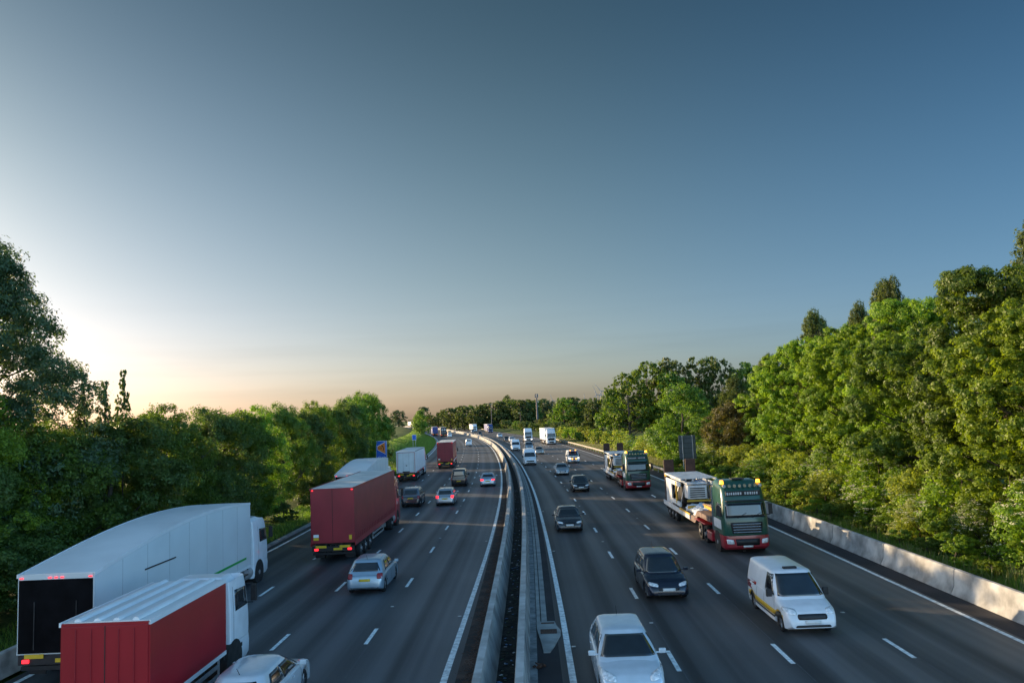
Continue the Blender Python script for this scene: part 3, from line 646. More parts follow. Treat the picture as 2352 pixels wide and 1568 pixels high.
# markings on the near white van
cv, CS = cvan; sy = mat('stripe_amber', (.6, .36, .02), .5); sb = mat('stripe_black', (.02, .02, .02), .5)
for ax_ in ('R', 'L'):
    CS.patch('side_stripe', [(-2.1, .47), (1.95, .47), (1.95, .66), (-2.1, .66)], ax_, sy, cv, 24, 2, lift=.004)
    CS.patch('side_stripe', [(-2.1, .38), (1.95, .38), (1.95, .45), (-2.1, .45)], ax_, sb, cv, 24, 2, lift=.004)
b = MB(); b.box((0, .35, 1.93), (.5, .18, .07)); b.build('light_bar', black_m, cv, bevel=.02)

# ------------------------------------------------------------------ lorries
def cab(par, yf, m, H=3.75, W=2.45, lower=None, depth=2.2, style='box', lamps=None, sign=False, lit=0, mir=1, visor=black_m):
    """tractor cab with its front at y=yf; returns the cab object"""
    def ring(z, ins, w, cr=.28, back=0):
        pts = []; y1 = yf - ins; y0 = yf - depth + back
        for cx, cy, a0, c in ((w - cr, y1 - cr, 0, cr), (-(w - cr), y1 - cr, 90, cr), (-(w - .06), y0 + .06, 180, .06), (w - .06, y0 + .06, 270, .06)):
            for i in range(6):
                a = R(a0 + 90 * i / 5); x = cx + c * math.cos(a); y = cy + c * math.sin(a)
                if a0 < 180: y += .1 * (1 - (x / w) ** 2)
                pts.append(Vector((x, y, z)))
        return pts
    w = W / 2; b = MB()
    zz = [(1.02, .03, w), (1.3, .0, w), (1.75, .02, w), (1.95, .06, w), (2.75, .2, w - .04), (3.0, .28, w - .06)]
    if H > 3.1: zz += [(3.0 + (H - 3) * .5, .42, w - .09), (H - .12, .75, w - .14), (H, 1.05, w - .26)]
    else: zz += [(H, .45, w - .2)]
    b.loft([ring(z, i, q) for z, i, q in zz]); c = b.build('cab', m, par, smooth=40)
    b = MB(); b.loft([ring(z, i, q, .3) for z, i, q in [(.3, .1, w - .05), (.42, -.02, w), (.8, -.03, w + .01), (1.01, .0, w)]]); bu = b.build('bumper', lower or m, par, smooth=40)
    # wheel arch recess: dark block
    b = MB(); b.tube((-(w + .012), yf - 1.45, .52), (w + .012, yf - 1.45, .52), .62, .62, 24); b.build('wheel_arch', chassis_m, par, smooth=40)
    S = Shell([c, bu])
    S.patch('windscreen', [(-w + .16, 1.95), (w - .16, 1.95), (w - .2, 2.72), (-w + .2, 2.72)], 'f', glass, c, 12, 5)
    S.patch('grille', [(-.78, 1.12), (.78, 1.12), (.88, 1.72), (-.88, 1.72)], 'f', black_m, c, 8, 5, lift=.01, round_=.1)
    for k in range(4):
        z = 1.2 + .14 * k; b = MB(); b.box((0, yf + .10 - .0, z), (1.5, .05, .045)); b.build('grille_bar', chrome_m if style == 'show' else black_m, c, bevel=.01)
    S.patch('lower_grille', [(-.6, .5), (.6, .5), (.65, .85), (-.65, .85)], 'f', black_m, bu, 6, 2)
    S.patch('number_plate', [(-.26, .4), (.26, .4), (.26, .5), (-.26, .5)], 'f', plate_w, bu, 3, 1, lift=.03)
    for sd_ in (1, -1):
        ax_ = 'R' if sd_ > 0 else 'L'
        S.patch('headlight', [(sd_ * .72, .58), (sd_ * 1.1, .6), (sd_ * 1.12, .86), (sd_ * .76, .82)], 'f', wht_l if lit else head_m, bu, 4, 3, round_=.3)
        S.patch('side_window', [(yf - 1.35, 2.0), (yf - .35, 2.0), (yf - .42, 2.62), (yf - 1.35, 2.68)], ax_, glass, c, 4, 4)
        S.patch('door_seam', [(yf - 1.5, 1.05), (yf - 1.485, 1.05), (yf - 1.485, 2.8), (yf - 1.5, 2.8)], ax_, black_m, c, 1, 6, lift=.003)
        b = MB(); b.box((sd_ * (w + .2), yf - .25, 2.35), (.2, .1, .55)); b.box((sd_ * (w + .08), yf - .3, 2.66), (.25, .04, .04)); b.box((sd_ * (w + .08), yf - .3, 2.04), (.25, .04, .04)); b.build('mirror', black_m, par, bevel=.03)
        b = MB(); b.box((sd_ * (w - .12), yf - 1.0, .62), (.22, .5, .08)); b.build('step', black_m, par)
    b = MB(); b.box((0, yf + .06, 2.86), (W * .86, .3, .05)); b.build('sun_visor', visor, c, bevel=.015)
    for x in (-.35, .45):
        b = MB(); b.tube((x, yf + .02, 1.94), (x - .5, yf - .02, 2.2), .012, .012, 5); b.build('wiper', black_m, c)
    return c, S
def truck_wheels(t, ys, r=.5, w=.32, hw_=1.08, dual=()):
    for i, y in enumerate(ys):
        for sd_ in (1, -1): wheel(t, sd_ * (hw_ if i not in dual else hw_ - .1), y, r, w if i not in dual else .55, True)
def box_body(t, y0, y1, w, z0, z1, m, roofm, name='box_body', topf=None, rear=None, ribs=0, trim=None):
    L = y1 - y0; n = 40; b = MB(); rs = []
    tf = topf or (lambda u: z1)
    for i in range(n + 1):
        u = i / n; y = y0 + L * u; z = tf(u); rs.append([Vector((-w, y, z0)), Vector((w, y, z0)), Vector((w, y, z - .04)), Vector((w - .03, y, z)), Vector((-w + .03, y, z)), Vector((-w, y, z - .04))])
    b.loft(rs); o = b.build(name, m, t, smooth=38, bevel=0)
    b = MB(); rs = []
    for i in range(n + 1):
        u = i / n; y = y0 + L * u; z = tf(u) + .012; rs.append([Vector((-w + .06, y, z)), Vector((-w * .5, y, z + .015)), Vector((0, y, z + .02)), Vector((w * .5, y, z + .015)), Vector((w - .06, y, z)), Vector((w - .06, y, z - .015)), Vector((-w + .06, y, z - .015))])
    b.loft(rs); b.build('roof', roofm, o, smooth=40)
    # corner trim rails
    tm = trim or white_m
    for sx in (-1, 1):
        b = MB(); rs = []
        for i in range(n + 1):
            u = i / n; y = y0 + L * u; z = tf(u); x = sx * (w + .004); rs.append([Vector((x - .05, y, z - .09)), Vector((x + .008, y, z - .09)), Vector((x + .008, y, z + .02)), Vector((x - .05, y, z + .02))])
        b.loft(rs); b.build('roof_rail', tm, o)
        b = MB(); b.box((sx * (w - .0), (y0 + y1) / 2, z0 + .05), (.03, L - .02, .12)); b.build('base_rail', tm, o)
    return o
def chassis(t, y0, y1, z=1.0, guards=None):
    b = MB()
    for x in (-.45, .45): b.box((x, (y0 + y1) / 2, z - .12), (.12, y1 - y0, .26))
    n = int((y1 - y0) / 1.2)
    for i in range(n): b.box((0, y0 + .3 + i * (y1 - y0 - .6) / max(1, n - 1), z - .1), (2.2, .1, .12))
    b.build('chassis', chassis_m, t)
    if guards:
        for sx in (-1, 1):
            b = MB()
            for zz in (.5, .78): b.box((sx * 1.18, sum(guards) / 2, zz), (.03, guards[1] - guards[0], .12))
            for yy in guards: b.box((sx * 1.16, yy, .68), (.05, .06, .5))
            b.build('side_guard', steel_m, t)
def rear_lights(t, y, w=1.22, z=.75, plate=plate_y, marks=True, on=True):
    b = MB(); b.box((0, y + .12, .55), (2 * w - .1, .08, .14)); b.build('underrun_bar', steel_m if not marks else black_m, t, bevel=.01)
    b = MB(); b.box((0, y + .05, z + .08), (2 * w - .04, .12, .3)); pn = b.build('lamp_panel', black_m, t)
    for sx in (-1, 1):
        b = MB(); b.box((sx * (w - .28), y - .03, z + .05), (.22, .05, .11)); b.build('taillight', red_l if on else red_d, pn, bevel=.01)
        if marks: b = MB(); b.box((sx * (w - .55), y - .025, z + .2), (.62, .03, .13)); b.build('marker_board', plate_y, pn)
    b = MB(); b.box((.28, y - .025, z + .06), (.5, .03, .12)); b.build('number_plate', plate, pn)
    for sx in (-1, 1):
        b = MB(); b.box((sx * (w - .35), y + .5, .45), (.55, .03, .4)); b.build('mud_flap', black_m, t)
def lorry(name, label, loc, rz, group=None): return thing(name, label, 'lorry', loc, rz, group)
GL = 'lorries driving away in the left carriageway'; GR = 'oncoming lorries in the right carriageway'
def artic(name, label, s, off, dirn, group, boxm, roofm, cabm, z1=4.15, z0=1.15, W=1.27, TL=13.6, topf=None, rear='doors', trim=None, cabH=3.75, doorm=None, lights=True, lowm=None, side_extra=None, lit=0, visor=black_m, tl_off=0):
    L = TL + 2.7
    loc, rz = (away if dirn == 'a' else toward)(s, off, L); t = lorry(name, label, loc, rz, group)
    y0 = -L / 2; y1 = y0 + TL; yf = L / 2
    bx = box_body(t, y0, y1, W, z0, z1, boxm, roofm, 'trailer_box', topf=topf, trim=trim)
    zr = (topf(0) if topf else z1)
    chassis(t, y0 + .1, y1 - .2, 1.13, (y0 + 5.6, y0 + 9.2)); chassis(t, y1 - 3.4, yf - .8, .95)
    if rear == 'doors':
        for sx in (-1, 1):
            b = MB(); b.box((sx * W * .485, y0 - .01, (z0 + zr) / 2), (W * .94, .03, zr - z0 - .14)); d = b.build('rear_door', doorm or boxm, t, bevel=.01)
            for k in (.3, .75):
                b = MB(); b.tube((sx * W * k, y0 - .04, z0 + .1), (sx * W * k, y0 - .04, zr - .15), .016, .016, 6); b.build('lock_rod', boxm if doorm is None else steel_m, d)
    elif rear == 'curtain':
        b = MB(); b.box((0, y0 - .01, (z0 + zr) / 2), (2 * W - .06, .03, zr - z0 - .1)); d = b.build('rear_curtain', doorm or boxm, t, bevel=.01)
        b = MB(); b.box((0, y0 - .03, (z0 + zr) / 2), (.02, .012, zr - z0 - .12)); b.build('seam', chassis_m, d)
        b = MB(); b.box((-W * .76, y0 - .03, z0 + .42), (.3, .012, .16)); b.build('sticker', white_m, d)
        b = MB(); b.box((-W * .76, y0 - .03, z0 + .25), (.3, .012, .14)); b.build('sticker', plate_y, d)
        b = MB(); b.box((W * .8, y0 - .03, z0 + .3), (.16, .012, .26)); b.build('sticker', plate_y, d)
        for x in (-W + .12, W - .12): b = MB(); b.box((x, y0 - .03, zr - .1), (.1, .03, .05)); b.build('marker_lamp', red_l if lights else red_d, d)
    elif rear == 'open':
        b = MB(); b.box((0, y0 - .005, (z0 + zr) / 2 - .06), (2 * W - .08, .03, zr - z0 - .2)); b.build('rear_shutter', mat('shutter_black', (.004, .004, .005), .9, 0, .4, 2, spec=.1), t)
        for x in (-W + .12, -.2, 0, .2, W - .12): b = MB(); b.box((x, y0 - .02, zr - .1), (.1, .03, .03)); b.build('marker_lamp', red_l, t)
        for sx in (-1, 1): b = MB(); b.box((sx * W * .55, y0 - .03, z0 + .9), (.03, .02, 1.5)); b.build('lock_rod', chassis_m, t)
    if lowm: b = MB(); [b.box((sx * (W + .012), (y0 + y1) / 2, z0 - .08), (.03, TL, .2)) for sx in (-1, 1)]; b.build('side_skirt', lowm, t)
    if rear == 'curtain':
        b = MB(); n = 26
        for sx in (-1, 1):
            for k in range(n): b.box((sx * (W + .006), y0 + .5 + k * (TL - 1) / (n - 1), z0 + .16), (.012, .05, .46))
        b.build('curtain_strap', mat('strap', (.03, .03, .032), .7) if boxm is not redc else mat('red_strap', (.16, .01, .016), .6), bx)
    else:
        b = MB(); n = 8
        for sx in (-1, 1):
            for k in range(1, n): u = k / n; zt_ = (topf(u) if topf else z1); b.box((sx * (W + .002), y0 + u * TL, (z0 + zt_) / 2 - .03), (.006, .018, zt_ - z0 - .2))
        b.build('panel_seam', mat('seam_grey', (.38, .4, .41), .6), bx)
    rear_lights(t, y0, W - .03, on=lights)
    cab(t, yf, cabm, H=cabH, lower=lowm, lit=lit, visor=visor)
    truck_wheels(t, [y0 + 1.9, y0 + 3.2, y0 + 4.5, yf - 3.9, yf - 1.45], dual=(3,))
    for x in (-.9, .9):
        b = MB(); b.tube((x, yf - 3.2, .62), (x, yf - 2.2, .62), .3, .3, 16); b.build('fuel_tank', steel_m, t, smooth=40)
    b = MB(); b.box((0, y1 - 2.4, .75), (1.9, .12, .7)); b.build('landing_leg', steel_m, t)
    for k in range(3):
        for sx in (-1, 1):
            b = MB(); b.box((sx * (W + .01), y0 + 2.4 + k * 3.6, z0 - .03), (.02, .1, .05)); b.build('side_lamp', amb_l if not lights else red_l, t)
    return t, bx, (y0, y1, yf, W, z0)
redc = mat('red_curtain', (.26, .018, .028), .45, 0, .12, .8, bump=.1, bscale=3); redp = paint('red', (.42, .02, .03)); bluec = mat('blue_curtain', (.03, .05, .2), .5, 0, .1, 1, bump=.1, bscale=3)
roof_t = mat('roof_tarp', (.52, .54, .52), .5, 0, .15, .5, col2=(.62, .62, .57)); roof_w = mat('roof_white', (.66, .67, .66), .45, 0, .1, .4, bump=.1, bscale=2)
teal_w = mat('cool_white_side', (.56, .60, .61), .35, 0, .05, .5)
green_s = mat('green_stripe', (.01, .32, .06), .5, 0, .05)
def tear(a, pk, f, k=.68):
    def fn(u):
        if u < k: t = u / k; return a + (pk - a) * math.sin(t * math.pi / 2)
        t = (u - k) / (1 - k); return pk - (pk - f) * t * t
    return fn
# 1 white curved trailer, lane one
t, bx, (y0, y1, yf, W, z0) = artic('articulated_lorry', 'nearest white articulated lorry, with curved roof, green side stripe and black rear', 24.5, -14.6, 'a', GL, teal_w, roof_w, wpaint, z0=1.0, topf=tear(3.5, 4.35, 4.15), rear='open', cabH=3.3, TL=13.6, W=1.25)
b = MB(); b.box((W + .008, (y0 + y1) / 2 + 1.2, z0 + .52), (.02, 10.0, .1)); b.build('side_stripe', green_s, bx)
b = MB(); b.box((W + .008, y0 + 4.4, z0 + 1.95), (.02, 2.4, .05)); b.build('side_stripe', black_m, bx)
# rigid red lorry with white corrugated roof, foreground
s0 = 19.3; L = 7.0; loc, rz = away(s0, -10.0, L)
t = lorry('box_lorry', 'small red box lorry with ribbed white roof and white cab at the lower left', loc, rz, GL)
redb = mat('red_box_panel', (.30, .01, .018), .35, 0, .1, .6)
bx = box_body(t, -L / 2, -L / 2 + 4.7, 1.15, .95, 3.2, redb, roof_w)
for x in (-.75, -.25, .25, .75):
    b = MB(); b.tube((x, -L / 2 + .05, 3.21), (x, -L / 2 + 4.65, 3.21), .09, .09, 10); b.build('roof_rib', white_m, bx, smooth=40)
b = MB(); b.box((0, -L / 2 - .012, 2.07), (2.2, .03, 2.1)); b.build('rear_door', redb, t, bevel=.01)
for x in (-.75, -.35, .35, .75): b = MB(); b.tube((x, -L / 2 - .05, 1.05), (x, -L / 2 - .04, 3.05), .011, .011, 6); b.build('lock_rod', MT['rail_grey'] if 'rail_grey' in MT else mat('rail_grey', (.3, .02, .03), .4, .3), t)
b = MB(); b.box((0, -L / 2 - .03, 2.07), (.02, .012, 2.1)); b.build('door_gap', chassis_m, t)
chassis(t, -L / 2 + .1, L / 2 - .6, .93, (-1.6, .6)); rear_lights(t, -L / 2, 1.1, z=.65)
cab(t, L / 2, wpaint, H=2.85, W=2.15, depth=1.75); truck_wheels(t, [-L / 2 + 1.5, L / 2 - 1.2], r=.42, w=.26, hw_=.93, dual=(0,))
b = MB(); b.box((0, L / 2 - 1.2, 2.98), (1.8, 1.0, .3), taper=.8); b.build('roof_deflector', wpaint, t, bevel=.08)
# red curtain trailer
artic('articulated_lorry', 'large dark red curtain-sided articulated lorry with grey roof, rear lamps lit, centre left', 43.6, -10.6, 'a', GL, redc, roof_t, redp, z1=4.25, rear='curtain', lowm=redp, trim=mat('red_trim', (.3, .03, .03), .4), TL=13.6)
artic('articulated_lorry', 'white articulated lorry with a curved roof, half hidden behind the large red lorry', 65.5, -14.6, 'a', GL, teal_w, roof_w, wpaint, z0=1.0, topf=tear(3.5, 4.35, 4.15), rear='open', cabH=3.3, TL=13.0, W=1.25)
t, bx, (y0, y1, yf, W, z0) = artic('articulated_lorry', 'white box lorry with red-framed rear doors below the small blue sign', 98.6, -14.1, 'a', GL, white_m, roof_w, wpaint, z1=3.95, rear='doors', TL=12.5, doorm=white_m, trim=mat('grey_trim', (.25, .25, .25), .5))
fr = mat('red_frame', (.4, .02, .02), .5); b = MB()
for x in (-1.13, 1.13): b.box((x, y0 - .035, 2.5), (.05, .02, 2.6))
for z in (1.22, 3.78): b.box((0, y0 - .035, z), (2.3, .02, .05))
b.build('door_frame', fr, t)
b = MB(); b.box((.0, y0 - .1, 1.3), (.9, .08, .14)); b.box((.05, y0 - .06, 2.1), (.16, .05, .1)); b.build('tail_fitting', black_m, t)
artic('articulated_lorry', 'dark red box lorry with pale roof in the middle of the left carriageway, farther one', 120.5, -10.4, 'a', GL, redc, roof_t, redp, z1=4.2, rear='curtain', lowm=redp, TL=13.0)
artic('articulated_lorry', 'distant lorry with a blue curtain rear beside the grass bank', 359, -15.0, 'a', GL, bluec, roof_t, wpaint, z1=4.3, rear='curtain')
# lorry with dark load and round shapes
L = 11; loc, rz = away(334, -12.2, L)
t = lorry('load_lorry', 'distant lorry with a pale hoop top and two grey drums in its dark open rear', loc, rz, GL)
bx = box_body(t, -L / 2, L / 2 - 2.2, 1.25, 1.0, 4.1, mat('dark_load', (.03, .03, .032), .7), roof_w)
for x in (-.55, .5): b = MB(); b.tube((x, -L / 2 - .04, 3.1), (x, -L / 2 + .2, 3.1), .42, .42, 18); b.build('drum', steel_m, t)
b = MB(); b.box((0, -L / 2 - .03, 1.9), (2.2, .06, .12)); b.build('cross_bar', steel_m, t)
chassis(t, -L / 2, L / 2 - 1, 1.0); rear_lights(t, -L / 2, 1.22); cab(t, L / 2, redp, H=3.2); truck_wheels(t, [-L / 2 + 1.6, -L / 2 + 2.9, L / 2 - 1.4])
# oncoming
pale_blue = mat('pale_blue_side', (.36, .50, .60), .45, 0, .08, .4)
t, bx, (y0, y1, yf, W, z0) = artic('articulated_lorry', 'white articulated lorry with a pale blue trailer in the nearside lane', 195.5, 14.2, 'o', GR, pale_blue, roof_w, wpaint, z1=4.2, cabH=4.0)
b = MB()
for k, (yy, ww) in enumerate([(-3.8, 1.2), (-2.2, .9), (-.9, 1.1)]): b.box((W + .006, yy, 3.1), (.012, ww, .45))
for k in range(5): b.box((W + .006, -3.6 + k * .8, 2.35), (.012, .5, .28))
b.build('side_lettering', white_m, bx)
artic('articulated_lorry', 'distant blue lorry with black grille at the right edge of the bend', 377, 13.6, 'o', GR, bluec, roof_w, paint('blue', (.04, .06, .2)), z1=4.2, cabH=4.0)
artic('articulated_lorry', 'distant grey white lorry in front of the tall camera mast', 420, 10.4, 'o', GR, offw_m, roof_w, wpaint, z1=4.1, cabH=3.9)
artic('articulated_lorry', 'farthest white lorry showing above the bend beside the lone tree', 640, 9, 'o', GR, offw_m, roof_w, wpaint, z1=4.1, cabH=3.9)
# solo tractor
L = 6.2; loc, rz = toward(224, 10.9, L)
t = lorry('tractor_unit', 'tall white tractor unit without a trailer, sun glinting on its roof corner', loc, rz, GR)
chassis(t, -L / 2, L / 2 - .8, .95); cab(t, L / 2, wpaint, H=4.0, lit=1); truck_wheels(t, [-L / 2 + .8, -L / 2 + 2.1, L / 2 - 1.45], dual=(0, 1))
b = MB(); b.box((0, -L / 2 + 1.5, 1.2), (.9, 1.1, .16)); b.build('fifth_wheel', chassis_m, t)
for x in (-.9, .9): b = MB(); b.tube((x, L / 2 - 3.3, .62), (x, L / 2 - 2.3, .62), .3, .3, 16); b.build('fuel_tank', steel_m, t, smooth=40)
# low loaders
dgreen = paint('dark_green', (.012, .07, .045), 0, .3); deepred = paint('deep_red', (.30, .01, .02), 0, .3); crate_m = mat('load_white', (.6, .62, .63), .5, 0, .15, 1.5); ylw = mat('load_yellow', (.55, .33, .03), .5, 0, .15, 3)
brown_m = mat('rusty_ramp', (.07, .036, .028), .8, 0, .3, 3, bump=.3, bscale=20); tarp_m = mat('crumpled_tarp', (.5, .56, .62), .6, 0, .2, 2, bump=1, bscale=3)
deck_m = mat('deck_boards', (.16, .11, .09), .8, 0, .35, 2.5)
def low_loader(s, off, label, nsl):
    L = 16.8; loc, rz = toward(s, off, L); t = lorry('low_loader', label, loc, rz, 'green low loaders carrying white machinery')
    yf = L / 2; y0 = -L / 2
    c, S = cab(t, yf, dgreen, H=3.85, lower=deepred, style='show', depth=2.3)
    # painted name board: blurred pale lettering
    b = MB(); b.box((0, yf - .28, 3.22), (1.9, .08, .26)); nb = b.build('name_board', black_m, c, bevel=.02)
    b = MB(); x = -.8
    for wd in (.1, .1, .06, .1, .12, .1, 0, .1, .1, .08, .1, .1, .06, .1):
        if wd: b.box((x + wd / 2, yf - .235, 3.22), (wd * .8, .012, .13))
        x += wd + .03 if wd else .12
    b.build('lettering', mat('letter_white', (.55, .57, .58), .5), nb)
    for i in range(8):
        x = -.98 + 1.96 * i / 7; b = MB(); b.tube((x, yf - .45, 3.62), (x, yf - .3, 3.62), .08, .09, 10); b.build('roof_lamp', chrome_m if 0 < i < 7 else steel_m, c)
    for x in (-1.0, 1.0): b = MB(); b.tube((x, yf - .75, 3.72), (x, yf - .75, 3.9), .12, .09, 12); b.build('amber_beacon', amb_l, c)
    b = MB(); b.box((0, yf - 1.3, 3.92), (.7, .5, .07)); b.build('roof_hatch', black_m, c, bevel=.02)
    for sx in (-1, 1):
        b = MB(); b.box((sx * 1.235, yf - 1.25, 1.55), (.02, 1.5, .5)); b.build('door_stripe', crate_m, c)
        b = MB(); b.tube((sx * 1.15, yf - 2.45, 1.0), (sx * 1.15, yf - 2.45, 3.4), .08, .08, 10); b.build('exhaust_stack', chrome_m, t)
        b = MB(); b.box((sx * 1.1, yf - 2.9, .62), (.5, 1.2, .5)); b.build('side_tank', deepred, t, bevel=.06)
        b = MB(); b.box((sx * 1.1, yf - 4.9, 1.13), (.62, 2.6, .06)); b.build('wing', deepred, t, bevel=.02)
    chassis(t, yf - 6.2, yf - .8, .95)
    truck_wheels(t, [yf - 1.45, yf - 4.2, yf - 5.5], dual=(1, 2))
    # gooseneck and deck
    b = MB(); w = 1.25
    pr = [(yf - 2.9, 1.35, 1.6), (yf - 6.0, 1.3, 1.62), (yf - 6.9, .75, 1.15), (y0, .72, 1.02)]
    b.loft([[Vector((-w, y, a)), Vector((w, y, a)), Vector((w, y, h)), Vector((-w, y, h))] for y, a, h in pr]); b.build('trailer_deck', [deck_m], t)
    for sx in (-1, 1):
        b = MB(); b.box((sx * 1.3, y0 + 4.4, .98), (.08, 8.8, .3)); b.build('deck_rail', crate_m, t)
        b = MB(); b.box((sx * 1.33, y0 + 7.4, 1.17), (.06, 3.2, .1)); b.build('deck_rail', ylw, t)
    truck_wheels(t, [y0 + 1.4, y0 + 2.5, y0 + 3.6], r=.42, w=.3, hw_=1.05)
    rear_lights(t, y0 - .02, 1.2, on=False)
    for sx in (-1, 1):
        b = MB(); b.box((sx * .82, y0 + .12, 2.55), (.75, .16, 3.1)); b.build('ramp', brown_m, t, bevel=.02)
    # the load: white folded machine body with a slatted top rack
    ld = thing('machinery_load', 'white and yellow folded machinery with a slatted rack, carried on the %s' % ('nearer green low loader' if s < 60 else 'farther green low loader'), 'machinery', loc, rz, 'machinery carried on the low loaders')
    b = MB()
    for i in range(nsl): b.box((0, y0 + .7 + i * 5.4 / (nsl - 1), 3.16), (2.4, .13, .04))
    for x in (-1.2, 1.2): b.box((x, y0 + 3.4, 3.1), (.1, 5.7, .12))
    b.build('slat_rack', crate_m, ld, bevel=.01)
    for sx in (-1, 1):
        b = MB(); b.box((sx * 1.13, y0 + 1.5, 1.95), (.1, 2.0, 1.75)); b.build('side_panel', crate_m, ld, bevel=.03)
        b = MB(); b.box((sx * 1.13, y0 + 3.9, 2.7), (.12, 3.0, .32)); b.box((sx * 1.13, y0 + 3.9, 1.35), (.12, 3.0, .3)); b.build('side_beam', crate_m, ld, bevel=.02)
        b = MB(); b.box((sx * 1.17, y0 + 4.3, 2.1), (.1, .2, 1.5)); b.build('upright', ylw, ld, bevel=.02)
        b = MB(); b.box((sx * 1.2, y0 + .75, 3.0), (.1, .5, .18)); b.build('corner_block', ylw, ld, bevel=.02)
    b = MB(); b.box((0, y0 + 2.9, 2.0), (1.6, 3.6, 1.4)); b.build('engine_bay', chassis_m, ld)
    b = MB(); b.box((.25, y0 + 6.2, 2.3), (1.3, 1.1, .9)); b.box((.25, y0 + 6.2, 2.86), (1.4, 1.2, .08)); hs2 = b.build('housing', crate_m, ld, bevel=.05)
    b = MB()
    for k in range(5): b.box((.25, y0 + 6.77, 2.0 + .14 * k), (1.0, .03, .06)); b.box((-.41, y0 + 6.2, 2.0 + .14 * k), (.03, .8, .06))
    b.build('louvre', chassis_m, hs2)
    b = MB()
    for sx in (-1, 1):
        for yy in (1.0, 2.1, 3.3, 5.0): b.tube((sx * 1.12, y0 + yy, 1.1), (sx * .7, y0 + yy + .5, 3.1), .05, .05, 8)
    b.build('strut', steel_m, ld)
    b = MB(); b.tube((-.9, y0 + .8, 2.85), (.6, y0 + 6.6, 2.6), .1, .08, 10); b.tube((.9, y0 + 1.2, 2.9), (.8, y0 + 5.6, 2.85), .09, .09, 10); b.build('folded_arm', crate_m, ld, smooth=40)
    b = MB(); b.box((.4, y0 + 2.0, 2.75), (.5, .8, .25)); b.box((-.5, y0 + 4.4, 2.75), (.6, .6, .2)); b.build('control_box', mat('load_blue', (.08, .2, .4), .5), ld, bevel=.02)
    b = MB(); b.box((.1, y0 + 6.86, 1.75), (1.8, .06, .12)); b.box((0, y0 + 7.7, 1.45), (2.3, .14, .16)); b.build('yellow_beam', ylw, ld)
    rnd = random.Random(5)
    for k in range(9):
        b = MB(); bm = bmesh.new(); bmesh.ops.create_icosphere(bm, subdivisions=3, radius=1)
        cx, cy = rnd.uniform(-.8, .8), y0 + 7.0 + rnd.uniform(0, 2.9); sx_, sy_, sz_ = rnd.uniform(.3, .55), rnd.uniform(.4, .8), rnd.uniform(.22, .4)
        for v in bm.verts:
            f = 1 + .18 * math.sin(v.co.x * 7 + k) * math.cos(v.co.y * 6 + k) + .1 * math.sin(v.co.z * 11 + v.co.x * 5)
            v.co = Vector((cx + v.co.x * sx_ * f, cy + v.co.y * sy_ * f, (1.25 if cy < yf - 6.6 else 1.75) + v.co.z * sz_ * f))
        me = bpy.data.meshes.new('wrapped_bundle'); bm.to_mesh(me); bm.free(); me.materials.append(tarp_m); me.polygons.foreach_set('use_smooth', [True] * len(me.polygons))
        o = bpy.data.objects.new('wrapped_bundle', me); C.objects.link(o); o.parent = ld
    b = MB(); b.box((-.2, yf - 5.0, 1.85), (1.9, 2.6, .18)); b.build('boom', ylw, ld, bevel=.03); b = MB(); b.tube((-.6, yf - 7.4, 1.7), (.3, yf - 3.6, 2.3), .13, .1, 12); b.tube((.5, yf - 7.4, 1.8), (.7, yf - 3.8, 2.1), .08, .08, 10); b.build('hydraulic_ram', mat('copper_pipe', (.3, .2, .14), .4, .5), ld)
low_loader(41.1, 12.4, 'nearer dark green and red low loader lorry with amber beacons', 13)
low_loader(74.8, 12.0, 'farther dark green and red low loader lorry with amber beacons', 13)
# shape of the phone sign etc.
blue_s = mat('sign_blue', (.01, .1, .48), .45, 0, .04); org = mat('sign_orange', (.75, .2, .02), .5, 0, .04); swh = mat('sign_white', (.78, .8, .82), .5, 0, .03); sbk = mat('sign_black', (.01, .01, .01), .5, 0, .1)
def text(name, s, size, m, par, loc, rot=(R(90), 0, 0)):
    cu = bpy.data.curves.new(name, 'FONT'); cu.body = s; cu.size = size; cu.extrude = .004; cu.align_x = 'CENTER'; cu.align_y = 'CENTER'
    o = bpy.data.objects.new(name, cu); C.objects.link(o); dg = bpy.context.evaluated_depsgraph_get(); me = bpy.data.meshes.new_from_object(o.evaluated_get(dg)); bpy.data.objects.remove(o)
    me.materials.clear(); me.materials.append(m); o = bpy.data.objects.new(name, me); C.objects.link(o); o.parent = par; o.location = loc; o.rotation_euler = rot; return o
t = thing('emergency_phone_sign', 'blue motorway sign with an orange SOS telephone panel behind the curved white lorry', 'sign', road(106, -18.35, 0), -head(106))
def flat(name, pts, y, m, par, th=.012):
    b = MB(); b.loft([[Vector((x, y, z)) for x, z in pts], [Vector((x, y - th, z)) for x, z in pts]]); return b.build(name, m, par)
b = MB(); b.box((0, 0, 3.9), (1.5, .04, 2.7)); pn = b.build('panel', swh, t, bevel=.008)
flat('blue_face', [(-.71, 2.59), (.71, 2.59), (.71, 5.21), (-.71, 5.21)], -.022, blue_s, pn)
flat('white_edge', [(-.58, 4.02), (.56, 3.36), (.56, 5.12), (-.58, 4.55)], -.037, swh, pn)
flat('orange_face', [(-.54, 4.05), (.52, 3.44), (.52, 5.04), (-.54, 4.51)], -.05, org, pn)
for k in range(9): flat('blue_slot', [(.46, 3.5 + k * .175), (.56, 3.5 + k * .175), (.56, 3.59 + k * .175), (.46, 3.59 + k * .175)], -.063, blue_s, pn, .006)
text('lettering', 'SOS', .34, sbk, pn, (-.22, -.066, 4.2))
b = MB(); pts = [(.0, 4.62), (.1, 4.66), (.24, 4.5), (.33, 4.25), (.34, 3.98), (.24, 3.9), (.2, 4.0), (.24, 4.1), (.22, 4.28), (.12, 4.46), (.04, 4.46)]
